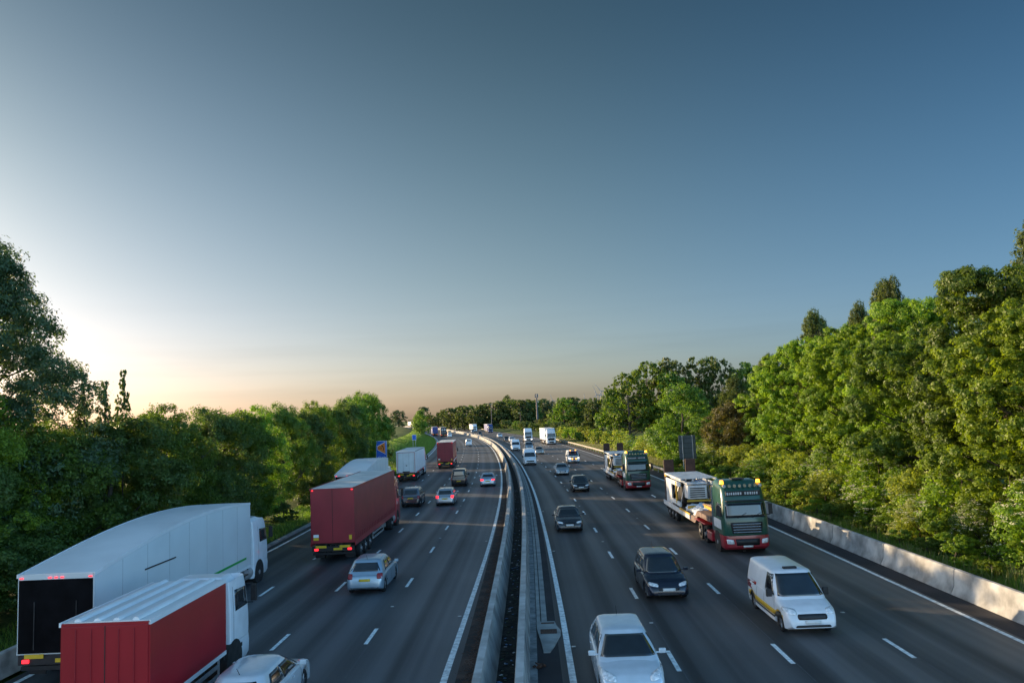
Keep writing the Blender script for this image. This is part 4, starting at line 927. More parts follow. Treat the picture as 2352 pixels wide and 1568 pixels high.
b.loft([[Vector((x, -.063, z)) for x, z in pts], [Vector((x, -.07, z)) for x, z in pts]]); b.build('handset_symbol', sbk, pn)
text('lettering', '1/2 mile', .36, swh, pn, (0, -.04, 2.95))
for x in (-.5, .5): b = MB(); b.tube((x, .06, -.2), (x, .06, 5.1), .05, .05, 10); b.build('post', steel_m, t)
t = thing('small_blue_sign', 'small plain blue sign on the grass bank above the white box lorry', 'sign', road(180, -20.3, .6), -head(180))
b = MB(); b.box((0, 0, 3.25), (.95, .04, 1.25)); pn = b.build('panel', swh, t, bevel=.008); flat('blue_face', [(-.44, 2.67), (.44, 2.67), (.44, 3.83), (-.44, 3.83)], -.022, blue_s, pn)
for x in (-.3, .3): b = MB(); b.tube((x, .05, -.5), (x, .05, 3.8), .04, .04, 8); b.build('post', steel_m, t)
t = thing('sign_back', 'grey back of a tall traffic sign on two steel posts at the right verge', 'sign', road(86, 19.75, 0), -head(86))
gp_ = mat('sign_back_grey', (.09, .11, .125), .5, .2, .1, 2)
b = MB(); b.box((0, .05, 3.5), (1.95, .03, 2.7)); pn = b.build('panel', gp_, t)
b = MB()
for z in (2.3, 2.85, 3.4, 3.95, 4.5): b.box((0, .02, z), (1.93, .03, .05))
b.build('cross_rail', mat('rail_dark', (.05, .06, .07), .5, .3), pn)
for x in (-.55, .6): b = MB(); b.tube((x, -.03, -.3), (x, -.03, 4.84), .055, .055, 10); b.build('post', steel_m, t)
t = thing('small_sign', 'small dark sign beside the farthest lorry', 'sign', road(560, 20, 0), -head(560)); b = MB(); b.box((0, 0, 5.5), (2.6, .1, 4.5)); b.build('panel', gp_, t); b = MB(); b.tube((0, .1, 0), (0, .1, 5), .1, .1, 8); b.build('post', steel_m, t)
# masts and poles
t = thing('phone_mast', 'tall grey lattice-topped telephone mast rising above the distant hedge', 'mast', (12.5, 425, 0))
b = MB(); b.tube((0, 0, -.5), (0, 0, 17.8), .62, .42, 12); b.build('pole', mat('mast_grey', (.09, .09, .1), .6, .3), t, smooth=40)
for k in range(6):
    a = k * math.pi / 3; b = MB(); b.box((.75 * math.cos(a), .75 * math.sin(a), 18.6), (.36, .36, 2.1)); b.tube((0, 0, 18.2), (.75 * math.cos(a), .75 * math.sin(a), 18.2), .06, .06, 6); b.build('antenna', mat('antenna_grey', (.16, .16, .17), .6), t)
b = MB(); b.box((.9, 0, 15.2), (.6, .3, .6)); b.box((.8, 0, 12.6), (.4, .3, .4)); b.build('dish', steel_m, t)
b = MB(); b.tube((0, 0, 17.5), (0, 0, 19.6), .12, .12, 8); b.build('top_pole', steel_m, t)
t = thing('camera_mast', 'slim pole with two cameras on top behind the distant grey lorry', 'mast', road(437, 22.5, 0))
b = MB(); b.tube((0, 0, 0), (0, 0, 15.2), .22, .12, 8); b.build('pole', MT['mast_grey'], t, smooth=40)
b = MB(); b.box((0, 0, 15.2), (2.2, .12, .12)); b.build('bracket', steel_m, t)
for x in (-1.1, 1.1): b = MB(); b.box((x, 0, 15.6), (.55, .5, .6)); b.build('camera_head', black_m, t, bevel=.05)
for nm, lb, p, h in (('telegraph_pole', 'brown wooden telegraph pole standing before the dark trees on the right', Vector((34.1, 243, 0)), 8.9), ('telegraph_pole', 'thin distant pole left of the telephone mast', Vector((2.6, 400, 0)), 9.5), ('telegraph_pole', 'thin distant pole between the far lorries and the treeline', road(470, 26, 0), 8)):
    t = thing(nm, lb, 'pole', p); b = MB(); b.tube((0, 0, -.3), (.1, 0, h), .2, .13, 8); b.build('pole', mat('pole_wood', (.12, .08, .055), .85, 0, .2, 3), t, smooth=40)
    b = MB(); b.box((-.3, 0, h - .35), (1.2, .1, .1)); b.box((-.75, 0, h - .15), (.2, .15, .3)); b.build('bracket', steel_m, t)
# wind turbines
tm_ = mat('turbine_white', (.25, .26, .28), .6, 0, .05)
for i, (px, dist, hub, rot, lb) in enumerate([(1374.4, 2600, 78, 62, 'wind turbine with the tallest tower, right of the pair'), (1363.6, 2600, 68, -40, 'wind turbine with a slanting blade, left of the pair'), (1262.6, 3400, 68, 80, 'small wind turbine left of the pair, far behind the round trees'), (1336.6, 3400, 62, 95, 'faint wind turbine partly behind the dark trees')]):
    x = (px - 1176) / 1711 * dist; t = thing('wind_turbine', lb, 'wind turbine', (x, dist, 0), 0, 'wind turbines on the horizon')
    b = MB(); b.tube((0, 0, 0), (0, 0, hub), 2.2, 1.2, 10); b.build('tower', tm_, t, smooth=40)
    b = MB(); b.box((0, 0, hub), (3, 8, 3.2)); b.build('nacelle', tm_, t, bevel=.6)
    for k in range(3):
        a = R(rot + 120 * k + 20); b = MB(); q = Vector((math.sin(a), 0, math.cos(a))); c0 = Vector((0, -5, hub)); b.tube(c0, c0 + q * 33, 1.5, .45, 6); b.build('blade', tm_, t)

# ------------------------------------------------------------------ vegetation
def leaf_mat(name, c1, c2, trans=.45, tcol=None, rough=.5):
    m = bpy.data.materials.new(name); m.use_nodes = True; nt = m.node_tree; N = nt.nodes.new; Lk = nt.links.new
    for n in list(nt.nodes): nt.nodes.remove(n)
    out = N('ShaderNodeOutputMaterial'); ge = N('ShaderNodeNewGeometry'); oi = N('ShaderNodeObjectInfo'); tc = N('ShaderNodeTexCoord')
    nz = N('ShaderNodeTexNoise'); nz.inputs['Scale'].default_value = .55; nz.inputs['Detail'].default_value = 2; Lk(tc.outputs['Object'], nz.inputs['Vector'])
    a = N('ShaderNodeMath'); a.operation = 'MULTIPLY_ADD'; a.inputs[1].default_value = .55; Lk(ge.outputs['Random Per Island'], a.inputs[0])
    b_ = N('ShaderNodeMath'); b_.operation = 'MULTIPLY'; b_.inputs[1].default_value = .5; Lk(nz.outputs['Fac'], b_.inputs[0]); Lk(b_.outputs[0], a.inputs[2])
    cr = N('ShaderNodeValToRGB'); Lk(a.outputs[0], cr.inputs[0]); e = cr.color_ramp.elements; e[0].position = .15; e[1].position = .85; e[0].color = (*c1, 1); e[1].color = (*c2, 1)
    hs_ = N('ShaderNodeHueSaturation'); mr = N('ShaderNodeMapRange'); mr.inputs[3].default_value = .8; mr.inputs[4].default_value = 1.2; Lk(oi.outputs['Random'], mr.inputs[0]); Lk(mr.outputs[0], hs_.inputs['Value']); Lk(cr.outputs[0], hs_.inputs['Color'])
    m2 = N('ShaderNodeMapRange'); m2.inputs[3].default_value = .5; m2.inputs[4].default_value = .522; Lk(oi.outputs['Random'], m2.inputs[0]); Lk(m2.outputs[0], hs_.inputs['Hue'])
    df = N('ShaderNodeBsdfPrincipled'); df.inputs['Roughness'].default_value = rough; df.inputs['Specular IOR Level'].default_value = .35; Lk(hs_.outputs[0], df.inputs['Base Color'])
    tr = N('ShaderNodeBsdfTranslucent'); tm2 = N('ShaderNodeMix'); tm2.data_type = 'RGBA'; tm2.blend_type = 'MULTIPLY'; tm2.inputs[0].default_value = 1; Lk(hs_.outputs[0], tm2.inputs[6]); tm2.inputs[7].default_value = (*(tcol or (2.3, 2.2, .7)), 1); Lk(tm2.outputs[2], tr.inputs['Color'])
    mx = N('ShaderNodeMixShader'); mx.inputs[0].default_value = trans; Lk(df.outputs[0], mx.inputs[1]); Lk(tr.outputs[0], mx.inputs[2]); Lk(mx.outputs[0], out.inputs[0])
    return m
LM = dict(mid=leaf_mat('leaf_mid_green', (.05, .09, .014), (.15, .22, .03), .4), dark=leaf_mat('leaf_dark_green', (.042, .072, .018), (.11, .155, .035), .4),
          bright=leaf_mat('leaf_bright_green', (.08, .135, .014), (.23, .31, .03), .4), poplar=leaf_mat('leaf_grey_green', (.045, .07, .028), (.12, .15, .055)),
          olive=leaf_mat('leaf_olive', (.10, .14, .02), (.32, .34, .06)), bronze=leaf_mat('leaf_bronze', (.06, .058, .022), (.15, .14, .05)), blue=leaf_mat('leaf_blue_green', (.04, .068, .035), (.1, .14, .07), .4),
          flower=leaf_mat('blossom_cream', (.5, .47, .33), (.7, .65, .5), .2, (1, 1, 1)), grass=leaf_mat('grass_blade', (.07, .13, .02), (.19, .26, .045), .3), straw=leaf_mat('dry_grass', (.12, .14, .045), (.27, .26, .10), .3, (1.4, 1.3, .8)))
bark = mat('bark', (.06, .048, .035), .9, 0, .3, 6, bump=.6, bscale=14)
def unit(n, rg):
    v = rg.normal(size=(n, 3)); return v / np.linalg.norm(v, axis=1)[:, None]
def leaves_mesh(name, pts, nrm, size, asp, rg, mats, jitter=.9):
    n = len(pts); nn = nrm + unit(n, rg) * jitter; nn /= np.linalg.norm(nn, axis=1)[:, None]
    t = np.cross(nn, unit(n, rg)); t /= np.linalg.norm(t, axis=1)[:, None] + 1e-9; bt = np.cross(nn, t)
    s = (size * (.6 + .8 * rg.random(n)))[:, None]
    co = np.stack([pts - t * s * .5, pts + bt * s * asp * .5 - t * s * .06, pts + t * s * .5, pts - bt * s * asp * .5 - t * s * .06], 1).reshape(-1, 3)
    me = bpy.data.meshes.new(name); me.vertices.add(4 * n); me.vertices.foreach_set('co', co.astype(np.float32).ravel())
    me.loops.add(4 * n); me.loops.foreach_set('vertex_index', np.arange(4 * n, dtype=np.int32)); me.polygons.add(n)
    me.polygons.foreach_set('loop_start', np.arange(0, 4 * n, 4, dtype=np.int32)); me.polygons.foreach_set('loop_total', np.full(n, 4, dtype=np.int32))
    me.update(); me.validate(); me.materials.append(mats); return me
def lobes_for(kind, H, Rr, rg, n, z0):
    """centres and radii of the leaf masses"""
    out = []
    for i in range(n):
        u = rg.random(); a = rg.random() * 2 * math.pi
        if kind == 'round':
            z = z0 + (H - z0) * (.06 + .86 * u); q = (z - z0) / (H - z0); prof = math.sin(math.pi * min(1, q * .78 + .2)) ** .6
            lr = Rr * (.26 + .14 * rg.random()); rr = (Rr * prof - lr * .8) * (.55 + .45 * rg.random() ** .4)
        elif kind == 'column':
            z = z0 + (H - z0) * (.03 + .93 * u); q = (z - z0) / (H - z0); prof = (math.sin(math.pi * (q * .72 + .24)) ** .8) * (1 if q < .8 else 1 - (q - .8) * 2.2)
            lr = Rr * (.26 + .14 * rg.random()) * (1.1 - q * .45); rr = max(0, Rr * prof - lr * .7) * (.5 + .5 * rg.random() ** .4)
        elif kind == 'bush':
            z = z0 + (H - z0) * (.1 + .85 * u); q = (z - z0) / (H - z0); prof = math.cos(q * 1.35) ** .5
            lr = Rr * (.2 + .16 * rg.random()); rr = max(0, Rr * prof - lr * .6) * (.35 + .65 * rg.random() ** .5)
        elif kind == 'puffy':
            z = z0 + (H - z0) * (.05 + .9 * u); q = (z - z0) / (H - z0); prof = math.sin(math.pi * min(1, q * .76 + .2)) ** .55
            big = 1 + .16 * math.sin(a * 3 + 1.3) + .12 * math.sin(z * 1.1 + a)
            lr = Rr * (.15 + .10 * rg.random()); rr = (Rr * prof * big - lr * .7) * (.62 + .38 * rg.random() ** .4 if i % 4 else .4)
        elif kind == 'cone':
            z = z0 + (H - z0) * (.02 + .95 * u ** 1.15); q = (z - z0) / (H - z0); prof = (1 - q ** 1.6) ** .8 * min(1, .55 + q * 2)
            lr = Rr * (.14 + .11 * rg.random()); rr = max(0, Rr * prof - lr * .6) * (.35 + .65 * rg.random() ** .5)
        elif kind == 'open':
            z = z0 + (H - z0) * (.05 + .9 * u); q = (z - z0) / (H - z0); prof = math.sin(math.pi * (q * .8 + .14)) ** .7
            lr = Rr * (.15 + .13 * rg.random()); rr = (Rr * prof - lr * .5) * (.3 + .7 * rg.random() ** .5)
        out.append((np.array([max(0, rr) * math.cos(a), max(0, rr) * math.sin(a), z]), lr))
    return out
def crown(name, kind, H, Rr, z0, nl, nlob, size, seed, m, asp=.55, sub=15, flat_=.75, jit=.65):
    H = H * .93
    rg = np.random.default_rng(seed); lb = lobes_for(kind, H, Rr, rg, nlob, z0)
    w = np.array([r ** 2 for c, r in lb]); w /= w.sum(); P = []; Nn = []
    for (c, r), wi in zip(lb, w):
        k = max(20, int(nl * wi)); d = unit(sub, rg); d[:, 2] = d[:, 2] * .8 + .15; sc = c + d * r * np.array([1, 1, flat_]) * .85; sr = r * (.2 + .22 * rg.random(sub)); sq = .8 if kind != 'column' else 1.7
        ix = rg.integers(0, sub, k); dd = unit(k, rg); rr_ = rg.random(k) ** .45
        p = sc[ix] + dd * (sr[ix] * rr_)[:, None] * np.array([1, 1, sq]); P.append(p)
        nn = dd * .6 + (p - c) / r * .6 + np.array([0, 0, .35]); Nn.append(nn)
    P = np.concatenate(P); Nn = np.concatenate(Nn); keep = P[:, 2] > .03; P = P[keep]; Nn = Nn[keep]
    return leaves_mesh(name, P, Nn, size, asp, rg, LM[m], jit), lb
def trunk_mesh(H, Rr, z0, lb, r0, seed, nb=14, lean=0):
    rg = random.Random(seed); b = MB(); n = 8; pts = [Vector((0, 0, -.3))]
    top = H * .82
    for i in range(1, 7):
        t = i / 6; pts.append(Vector((rg.gauss(0, .03) * H * t + lean * t * t, rg.gauss(0, .03) * H * t, top * t)))
    rad = lambda t: r0 * (1 - t) ** .8 + .02
    rings = []
    for i, p in enumerate(pts):
        r = rad(i / 6) * (1.35 if i == 0 else 1); rings.append([p + Vector((r * math.cos(a * 2 * math.pi / n), r * math.sin(a * 2 * math.pi / n), 0)) for a in range(n)])
    b.loft(rings)
    for c, r in lb[:nb]:
        tz = max(.12, min(.85, (c[2] - r * 1.4) / top)); k = tz * 6; i = int(k); p = pts[i].lerp(pts[min(6, i + 1)], k - i)
        e = Vector(c); mid = p.lerp(e, .5) + Vector((0, 0, -.08 * (e - p).length)); rr = rad(tz) * .45
        b.tube(p, mid, rr, rr * .65, 6, cap=False); b.tube(mid, e, rr * .65, .015, 6, cap=False)
    return b.mesh('trunk', bark, 60)
PROTO = {}
def proto(key, kind, H, Rr, z0, nl, nlob, size, seed, m, tr=.22, flowers=0, nb=14, **kw):
    me, lb = crown('crown', kind, H, Rr, z0, nl, nlob, size, seed, m, **kw)
    fl = None
    if flowers:
        rg = np.random.default_rng(seed + 50); P = []; Nn = []
        n = len(me.vertices) // 4; co = np.empty(len(me.vertices) * 3, dtype=np.float32); me.vertices.foreach_get('co', co); co = co.reshape(-1, 4, 3).mean(1)
        # heads of blossom on the outside of the bush
        out = co[(np.hypot(co[:, 0], co[:, 1]) / Rr) ** 2 + (co[:, 2] / H) ** 2 > .62]
        hd = out[rg.integers(0, len(out), flowers)]
        for h in hd:
            k = 14; d = unit(k, rg) * np.array([.11, .11, .03]); P.append(h + d + np.array([0, 0, .06])); Nn.append(np.tile([h[0] * .3, h[1] * .3, 1], (k, 1)))
        fl = leaves_mesh('blossom', np.concatenate(P), np.concatenate(Nn), .055, .9, rg, LM['flower'], .5)
    PROTO[key] = (me, trunk_mesh(H, Rr, z0, lb, tr, seed, nb), fl, H, Rr)
# (the same crown may serve several trees; each tree is an object of its own)
proto('hedge1', 'round', 10, 4.6, .3, 80000, 50, .15, 11, 'mid', .2); proto('hedge2', 'round', 10, 4.4, .3, 80000, 58, .15, 12, 'mid', .2); proto('hedge3', 'round', 10, 4.8, .4, 80000, 44, .15, 13, 'dark', .22)
proto('ash', 'cone', 18, 7.4, 2.0, 170000, 170, .17, 21, 'blue', .34, asp=.42, nb=60)
proto('tall1', 'puffy', 16, 5.6, 3.0, 150000, 150, .17, 31, 'mid', .3, nb=40, sub=9); proto('tall2', 'puffy', 15, 5.2, 2.6, 140000, 130, .17, 32, 'bright', .28, nb=40, sub=9)
proto('poplar', 'column', 18, 3.0, 1.5, 46000, 70, .18, 41, 'poplar', .26, nb=30, flat_=1.9)
proto('bush1', 'bush', 4, 2.6, 0, 16000, 34, .15, 51, 'bright', .07, nb=20); proto('bush2', 'bush', 3.6, 2.4, 0, 15000, 40, .12, 52, 'olive', .06, flowers=320, nb=20); proto('bush3', 'bush', 2.0, 1.5, 0, 6500, 20, .15, 53, 'bright', .04, nb=10)
proto('midtree', 'round', 11, 5.0, .6, 34000, 48, .24, 61, 'bright', .22)
proto('far1', 'round', 15, 6, .5, 9000, 44, .55, 71, 'mid', .4, sub=7); proto('far2', 'round', 14, 6.5, .3, 9000, 36, .55, 72, 'dark', .4, sub=7); proto('far3', 'open', 20, 8, 3, 12000, 70, .55, 73, 'mid', .45, sub=7, nb=36)
proto('farbush', 'bush', 4, 3.2, 0, 3600, 26, .32, 74, 'olive', .08, sub=7); proto('sapling', 'cone', 8, 1.2, 3.0, 3600, 60, .15, 81, 'mid', .07, sub=6)
def plant(name, key, pos, H, Rr, label, cat, group, m=None, rz=None, tilt=0):
    me, tk, fl, h0, r0 = PROTO[key]
    t = thing(name, label, cat, pos, random.random() * 6.28 if rz is None else rz, group)
    if tilt: t.rotation_euler = (0, R(tilt), 0)
    sc = (Rr / r0, Rr / r0, H / h0)
    for nm, q in (('crown', me), ('trunk', tk), ('blossom', fl)):
        if q is None: continue
        o = bpy.data.objects.new(nm, q); C.objects.link(o); o.parent = t; o.scale = sc
        if m and nm == 'crown': o.material_slots[0].link = 'OBJECT'; o.material_slots[0].material = LM[m]
    return t
NTH = ['first', 'second', 'third', 'fourth', 'fifth', 'sixth', 'seventh', 'eighth', 'ninth', 'tenth', 'eleventh', 'twelfth', 'thirteenth', 'fourteenth', 'fifteenth', 'sixteenth', 'seventeenth', 'eighteenth', 'nineteenth', 'twentieth', 'twenty-first', 'twenty-second', 'twenty-third', 'twenty-fourth', 'twenty-fifth', 'twenty-sixth', 'twenty-seventh', 'twenty-eighth', 'twenty-ninth', 'thirtieth'] + ['%dth' % i for i in range(31, 90)]
CW = {'mid': 'mid green', 'dark': 'dark green', 'bright': 'bright green', 'poplar': 'grey green', 'olive': 'olive green', 'bronze': 'bronze brown', 'blue': 'blue green'}
# left row: (s, off, height, radius, kind, material)
LEFT = [(30, -22.5, 7.5, 4.0, 'hedge3', 'dark'), (36, -23.5, 9.5, 4.6, 'hedge1', 'mid'), (41.5, -22.3, 9.9, 4.5, 'hedge2', 'dark'), (47, -22.6, 10.2, 4.4, 'hedge1', 'mid'), (53, -22.2, 10.0, 4.4, 'hedge3', 'dark'), (58.5, -22.6, 10.4, 4.4, 'hedge2', 'mid'),
        (62.5, -22.2, 10.3, 3.7, 'hedge1', 'bright'), (72, -22.4, 10.7, 3.6, 'hedge3', 'mid'), (77.5, -22.2, 10.6, 3.6, 'hedge2', 'dark'), (83.2, -22.2, 11.2, 3.5, 'hedge1', 'bright'), (91.4, -22.4, 11.2, 3.7, 'hedge2', 'mid'), (98, -22.3, 11.7, 4.0, 'hedge3', 'dark'), (105, -22.2, 12.2, 4.2, 'hedge1', 'mid'), (113, -22.4, 13.4, 4.8, 'hedge2', 'mid'), (120, -23, 13.6, 4.8, 'hedge3', 'mid')]
for i, (s, o_, h, r, k, m) in enumerate(LEFT):
    plant('roadside_tree', k, road(s, o_, .2), h * .97, r, '%s leafy tree, %s from the left in the dense row behind the away-going lorries' % (CW[m], NTH[i]), 'tree', 'trees in the dense row on the left', m)
BACKROW = [(28, -31, 10), (37, -33, 9.5), (47, -31, 9.5), (57, -32, 9.5), (104, -31, 10), (118, -31, 11)]
for i, (s, o_, h) in enumerate(BACKROW):
    plant('background_tree', ['hedge2', 'hedge3', 'hedge1'][i % 3], road(s, o_, 0), h, 5.2, 'sun-backed tree glimpsed through gaps in the left row, %s from the left' % NTH[i], 'tree', 'trees behind the left row', ['bright', 'mid'][i % 2])
plant('ash_tree', 'ash', road(37, -26.6, .2), 18.6, 7.4, 'tallest blue green tree at the left edge, its open crown dark against the bright sky', 'tree', None, 'blue', rz=1.0)
plant('ash_tree', 'ash', road(31.5, -25.5, .2), 13.4, 6.6, 'lower spreading tree with yellow sunlit leaves at the far left edge', 'tree', None, 'bright', rz=4.0)
for i, (s, o_, h) in enumerate([(40.6, -23.4, 11.9), (41.6, -22.8, 11.5), (42.4, -22.2, 12.2)]):
    plant('sapling', 'sapling', road(s, o_, .2), h, .8, 'slender leafy shoot standing above the left row, %s of three' % NTH[i], 'tree', 'slender shoots above the left row', 'dark')
plant('lone_tree', 'midtree', road(300, -22.2, 1.8), 10.5, 3.9, 'single tree on the left grass bank where the road bends away', 'tree', None, 'mid')
for i, (s, o_, h, r) in enumerate([(72, -19.6, 1.8, 1.4), (62, -19.3, 1.5, 1.3), (52, -19.3, 1.6, 1.3), (128, -21.5, 3.2, 2.2), (133, -23, 4, 2.6), (26, -19.6, 2.2, 1.5), (140, -25, 3.2, 2.4), (185, -29, 5, 3), (200, -31, 5, 3), (225, -31, 6, 3.4)]):
    plant('shrub', 'bush3' if h < 2.5 else 'bush1', road(s, o_, .2 + (1.2 if s > 120 else 0)), h, r, 'low dark green shrub on the left verge, %s in a row from the viewer' % NTH[i], 'shrub', 'shrubs on the left verge', 'dark')
# right: tall trees
RT = [('tall2', 24, 27.5, 14.5, 5.6, 'mid', 'tall'), ('tall1', 33, 28.5, 16.8, 5.8, 'dark', 'tall'), ('tall2', 36, 24.2, 13.0, 5.0, 'bright', 'tall'), ('tall1', 44, 27.5, 16.2, 5.6, 'mid', 'tall'), ('tall2', 51, 26.5, 13.8, 5.2, 'mid', 'tall'), ('tall1', 57, 29.5, 16.3, 5.4, 'bright', 'tall'), ('tall2', 66, 28.8, 15.3, 5.4, 'bright', 'tall'),
      ('tall1', 76, 29.2, 15.2, 5.4, 'bright', 'tall'), ('tall2', 86, 29.8, 14.2, 5.2, 'bright', 'tall'), ('tall1', 71, 33, 16.5, 5.2, 'mid', 'tall'), ('tall2', 81, 34.5, 15.6, 5.2, 'mid', 'tall'), ('tall1', 40, 35, 18, 6, 'dark', 'tall'), ('tall2', 50, 37, 18, 6, 'mid', 'tall'), ('tall1', 30, 37, 19.5, 6, 'dark', 'tall')]
for i, (k, s, o_, h, r, m, w) in enumerate(RT):
    plant('tall_tree', k, road(s, o_ + 1.2, .3), h, r, 'tall %s broadleaf tree %s on the right, %s from the viewer' % (CW[m], 'in the front rank' if o_ < 30 else 'in the rear rank', NTH[i]), 'tree', 'tall broadleaf trees on the right', m)
PO = [(45, 32, 19.2, 2.6), (61, 31.5, 19.0, 2.4), (64.5, 32.6, 19.4, 2.3), (71, 33.5, 18.4, 2.2), (77, 31.6, 18.6, 2.6), (79.5, 33.2, 18.2, 2.6), (90, 31.5, 14.8, 2.9), (95, 33, 14.9, 3.0), (60, 35, 17.2, 2.4), (52, 38, 19.5, 2.6), (104, 31.5, 12.6, 3.2), (86, 33, 15.6, 2.6)]
for i, (s, o_, h, r) in enumerate(PO):
    plant('poplar_tree', 'poplar', road(s, o_, .3), h, r, 'upright grey green poplar with a pointed top rising behind the right-hand trees, %s of twelve' % NTH[i], 'tree', 'poplars on the right', 'poplar')
plant('roadside_tree', 'midtree', road(101, 23.2, .3), 11.4, 5.2, 'green spreading tree between the tall sign back and the wooden pole', 'tree', None, 'mid')
plant('roadside_tree', 'midtree', road(92, 27, .3), 8.5, 4.4, 'bronze brown bushy tree under the poplars on the right', 'tree', None, 'bronze')
# shrubs right
rb = random.Random(3); SH = []
s = 22.5
while s < 96:
    SH.append((s, 21.9 + rb.uniform(-.4, .9) + (1.0 if s < 40 else 0), rb.choice([1.3, 1.8, 2.3, 2.8]), rb.choice(['bush1', 'bush3', 'bush3', 'bush2']), rb.choice(['bright', 'bright', 'olive', 'mid']))); s += rb.uniform(2.0, 3.4)
s = 23
while s < 100:
    SH.append((s, 24.3 + rb.uniform(-.5, .8), rb.choice([3.2, 4.0, 4.6, 3.6]), rb.choice(['bush1', 'bush2', 'bush2']), rb.choice(['olive', 'bright', 'bright', 'olive']))); s += rb.uniform(2.8, 4.2)
s = 56
while s < 96: SH.append((s, 20.6 + rb.uniform(-.3, .5), rb.choice([1.2, 1.6, 2.0]), 'bush3', rb.choice(['bright', 'mid', 'olive']))); s += rb.uniform(2.2, 4)
s = 27
while s < 56: SH.append((s, 20.3 + rb.uniform(-.3, .5), rb.choice([.8, 1.1, 1.4]), 'bush3', rb.choice(['bright', 'bright', 'mid']))); s += rb.uniform(1.8, 3.4)
cnt = {}
for s, o_, h, k, m in SH:
    w = {'bush1': 'leafy', 'bush2': 'cream-flowered', 'bush3': 'low'}[k]; rank = 'first' if o_ < 21.4 else 'front' if o_ < 23.8 else 'rear'; key = (w, m, rank); cnt[key] = cnt.get(key, 0) + 1
    nr = PROTO[k]; plant('shrub', k, road(s, o_, .15), h, h * (.62 if k != 'bush3' else .75) + .3, '%s %s shrub behind the right barrier, %s from the viewer in its %s rank' % (w, CW[m], NTH[cnt[key] - 1], rank), 'shrub', 'shrubs behind the right barrier', m)
# shrubs along the rail further off
i = 0; s = 106
while s < 240:
    o_ = 23.2 + rb.uniform(-.8, 1.6); h = rb.uniform(2.2, 4.2); m = rb.choice(['olive', 'olive', 'bright', 'mid', 'olive'])
    plant('hedge_shrub', rb.choice(['bush1', 'bush2', 'bush1']) if s < 150 else 'farbush', road(s, o_, .15), h, h * .62 + .5, '%s bush behind the guard rail, %s along the rail counted from the tall sign' % (CW[m], NTH[i]), 'shrub', 'bushes along the guard rail', m); i += 1; s += rb.uniform(3.0, 5.2)
# distant hedge right of the road from 240 to 480
i = 0; s = 245
while s < 560:
    o_ = 30 + rb.uniform(-3, 5); h = rb.uniform(3.2, 6.2); m = rb.choice(['poplar', 'mid', 'dark', 'poplar'])
    plant('hedge_bush', 'farbush', road(s, o_, 0), h, h * .75 + .6, '%s rounded bush in the distant hedge, %s from its near end' % (CW[m], NTH[i]), 'shrub', 'bushes of the distant hedge', m, None); i += 1; s += rb.uniform(6.5, 10)
# big pale group of trees, right of centre (about 180 m off)
G1 = [(27, 178, 17, 6.5, 'far3', 'mid'), (33, 184, 19.5, 7, 'far3', 'mid'), (40, 186, 20, 7, 'far3', 'poplar'), (37, 176, 16, 6, 'far1', 'mid'), (46, 184, 20, 6, 'far3', 'dark'), (50, 180, 19.5, 5, 'far3', 'dark'), (56, 182, 17.5, 6, 'far2', 'mid'), (63, 180, 17.5, 6, 'far3', 'dark'), (70, 178, 16, 6, 'far2', 'dark'), (24, 182, 13, 4.5, 'far1', 'mid')]
for i, (x, y, h, r, k, m) in enumerate(G1):
    plant('field_tree', k, Vector((x, y, 0)), h * 1.09, r * 1.05, 'tall %s tree in the big clump beyond the field, %s from the left' % (CW[m], NTH[i]), 'tree', 'trees in the clump beyond the field', m)
# far treeline: px of the photograph's width, distance, height
FT = []
for x, d, h, m in [(955, 430, 12, 'mid'), (980, 520, 11, 'mid'), (1000, 560, 12, 'dark'), (1014, 520, 14, 'mid'), (1028, 480, 15, 'mid'), (1044, 500, 15, 'dark'), (1058, 470, 15, 'mid'), (1070, 480, 16, 'dark'), (1083, 460, 13, 'mid'), (1096, 470, 16, 'mid'), (1110, 480, 17, 'dark'), (1124, 470, 17, 'mid'), (1138, 460, 18, 'mid'), (1150, 480, 19, 'dark'), (1163, 470, 19, 'mid'), (1176, 460, 18, 'dark'), (1190, 450, 18, 'mid'), (1203, 460, 18, 'dark'), (1216, 470, 17, 'dark'), (1228, 640, 19, 'dark'), (1242, 650, 20, 'blue'), (1256, 640, 18, 'blue'),
                  (1272, 350, 13.5, 'mid'), (1288, 330, 15.5, 'bright'), (1305, 340, 16, 'mid'), (1322, 340, 14.5, 'dark'), (1340, 330, 14, 'dark'), (1356, 320, 14.5, 'mid'), (1373, 320, 13.6, 'dark'), (1390, 310, 13, 'dark'), (1407, 300, 13.4, 'dark'), (1424, 290, 13, 'dark'), (1441, 280, 12.6, 'dark'), (1462, 270, 12, 'dark'), (1485, 260, 12, 'dark'), (1640, 260, 13, 'dark'), (1670, 255, 13, 'dark'), (1700, 250, 12, 'dark'), (1730, 240, 12, 'dark')]:
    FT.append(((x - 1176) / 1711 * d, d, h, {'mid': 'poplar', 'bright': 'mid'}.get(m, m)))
for i, (x, y, h, m) in enumerate(FT):
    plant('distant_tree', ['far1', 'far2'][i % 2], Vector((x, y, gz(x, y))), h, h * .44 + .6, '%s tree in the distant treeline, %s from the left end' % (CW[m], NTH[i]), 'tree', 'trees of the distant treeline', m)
for i in range(16):
    x = -95 + i * 17; y = 610 + 30 * math.sin(i); 
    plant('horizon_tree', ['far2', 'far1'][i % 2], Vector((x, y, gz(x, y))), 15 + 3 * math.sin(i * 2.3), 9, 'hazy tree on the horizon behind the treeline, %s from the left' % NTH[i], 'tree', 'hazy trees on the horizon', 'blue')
plant('umbrella_tree', 'far3', Vector((-6, 520, gz(0, 520))), 23, 5.5, 'flat-topped dark tree poking above the distant treeline near the mast', 'tree', None, 'dark')
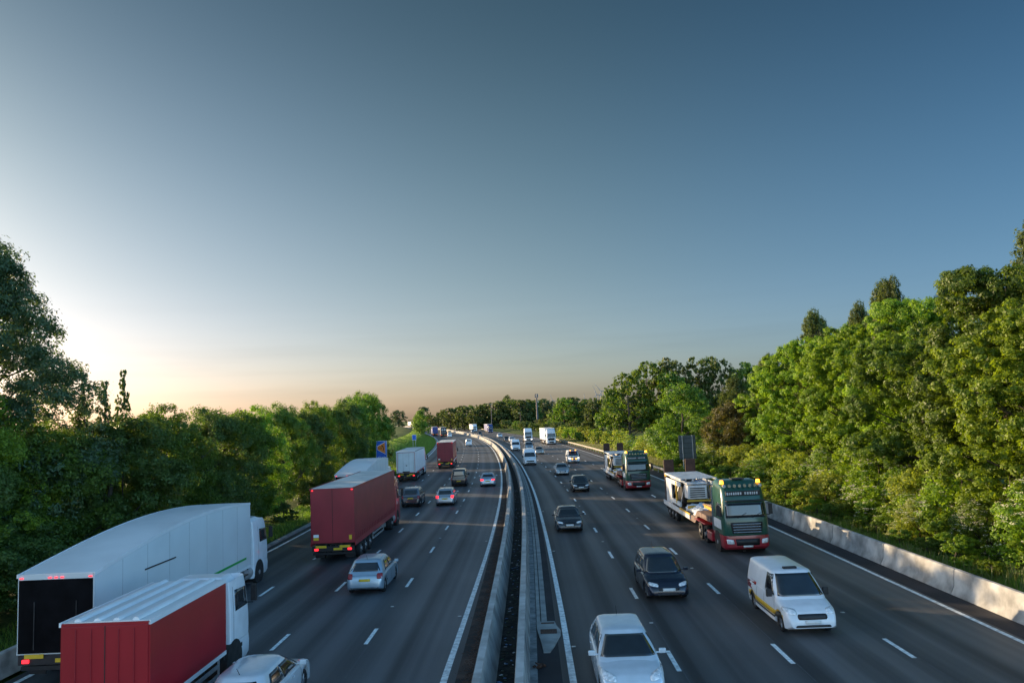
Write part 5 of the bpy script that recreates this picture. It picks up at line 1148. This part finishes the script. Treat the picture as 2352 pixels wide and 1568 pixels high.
# grass as stuff
def grass(name, n, fn, hgt, label, m, seed):
    rg = np.random.default_rng(seed); P = []; 
    for i in range(n): P.append(fn(rg))
    P = np.array(P); h = hgt * (.5 + rg.random(n)); a = rg.random(n) * 6.283; w = .012 + .02 * rg.random(n)
    lean = unit(n, rg) * .35; lean[:, 2] = 1; tip = P + lean * h[:, None]; sd_ = np.stack([np.cos(a), np.sin(a), 0 * a], 1) * w[:, None]
    mid = P + lean * h[:, None] * .5
    co = np.stack([P - sd_, P + sd_, tip + sd_ * .1, mid - sd_ * .8], 1).reshape(-1, 3)
    me = bpy.data.meshes.new(name); me.vertices.add(4 * n); me.vertices.foreach_set('co', co.astype(np.float32).ravel()); me.loops.add(4 * n); me.loops.foreach_set('vertex_index', np.arange(4 * n, dtype=np.int32)); me.polygons.add(n)
    me.polygons.foreach_set('loop_start', np.arange(0, 4 * n, 4, dtype=np.int32)); me.polygons.foreach_set('loop_total', np.full(n, 4, dtype=np.int32)); me.update(); me.materials.append(LM[m])
    o = bpy.data.objects.new(name, me); C.objects.link(o); return tag(o, label, 'grass', kind='stuff')
def gr(sa, sb, oa, ob, z, pw=1.5):
    def f(rg):
        s = sa + (sb - sa) * rg.random() ** pw; o = oa + (ob - oa) * rg.random(); return tuple(road(s, o, z + .05 * math.sin(s * .41 + o)))
    return f
def clump(fn, k=.0):
    return fn
grass('verge_grass', 60000, gr(22, 90, 18.5, 24, .12), .22, 'rough green grass and weeds between the right barrier and the shrubs', 'grass', 1)
grass('tall_grass', 3500, gr(24, 95, 19.2, 23, .1), .5, 'tall pale grass stalks among the weeds on the right verge', 'straw', 2)
grass('verge_grass', 30000, gr(24, 125, -17.1, -21, .1), .25, 'dark green grass below the left row of trees', 'grass', 3)
def bankp(rg):
    s = 125 + 200 * rg.random(); o = -17.2 - 9 * rg.random(); h = float(np.interp(-o, [16.9, 18.4, 20.5, 23, 26.2], [.0, .23, 1.1, 2.25, 3.1])); return tuple(road(s, o, h * bank(s)))
g_ = grass('bank_grass', 40000, bankp, .45, 'long pale grass on the left bank inside the bend', 'grass', 4)
grass('rail_grass', 50000, gr(95, 230, 18.6, 23, .1, 1.2), .5, 'long sunlit grass behind the guard rail', 'straw', 5)
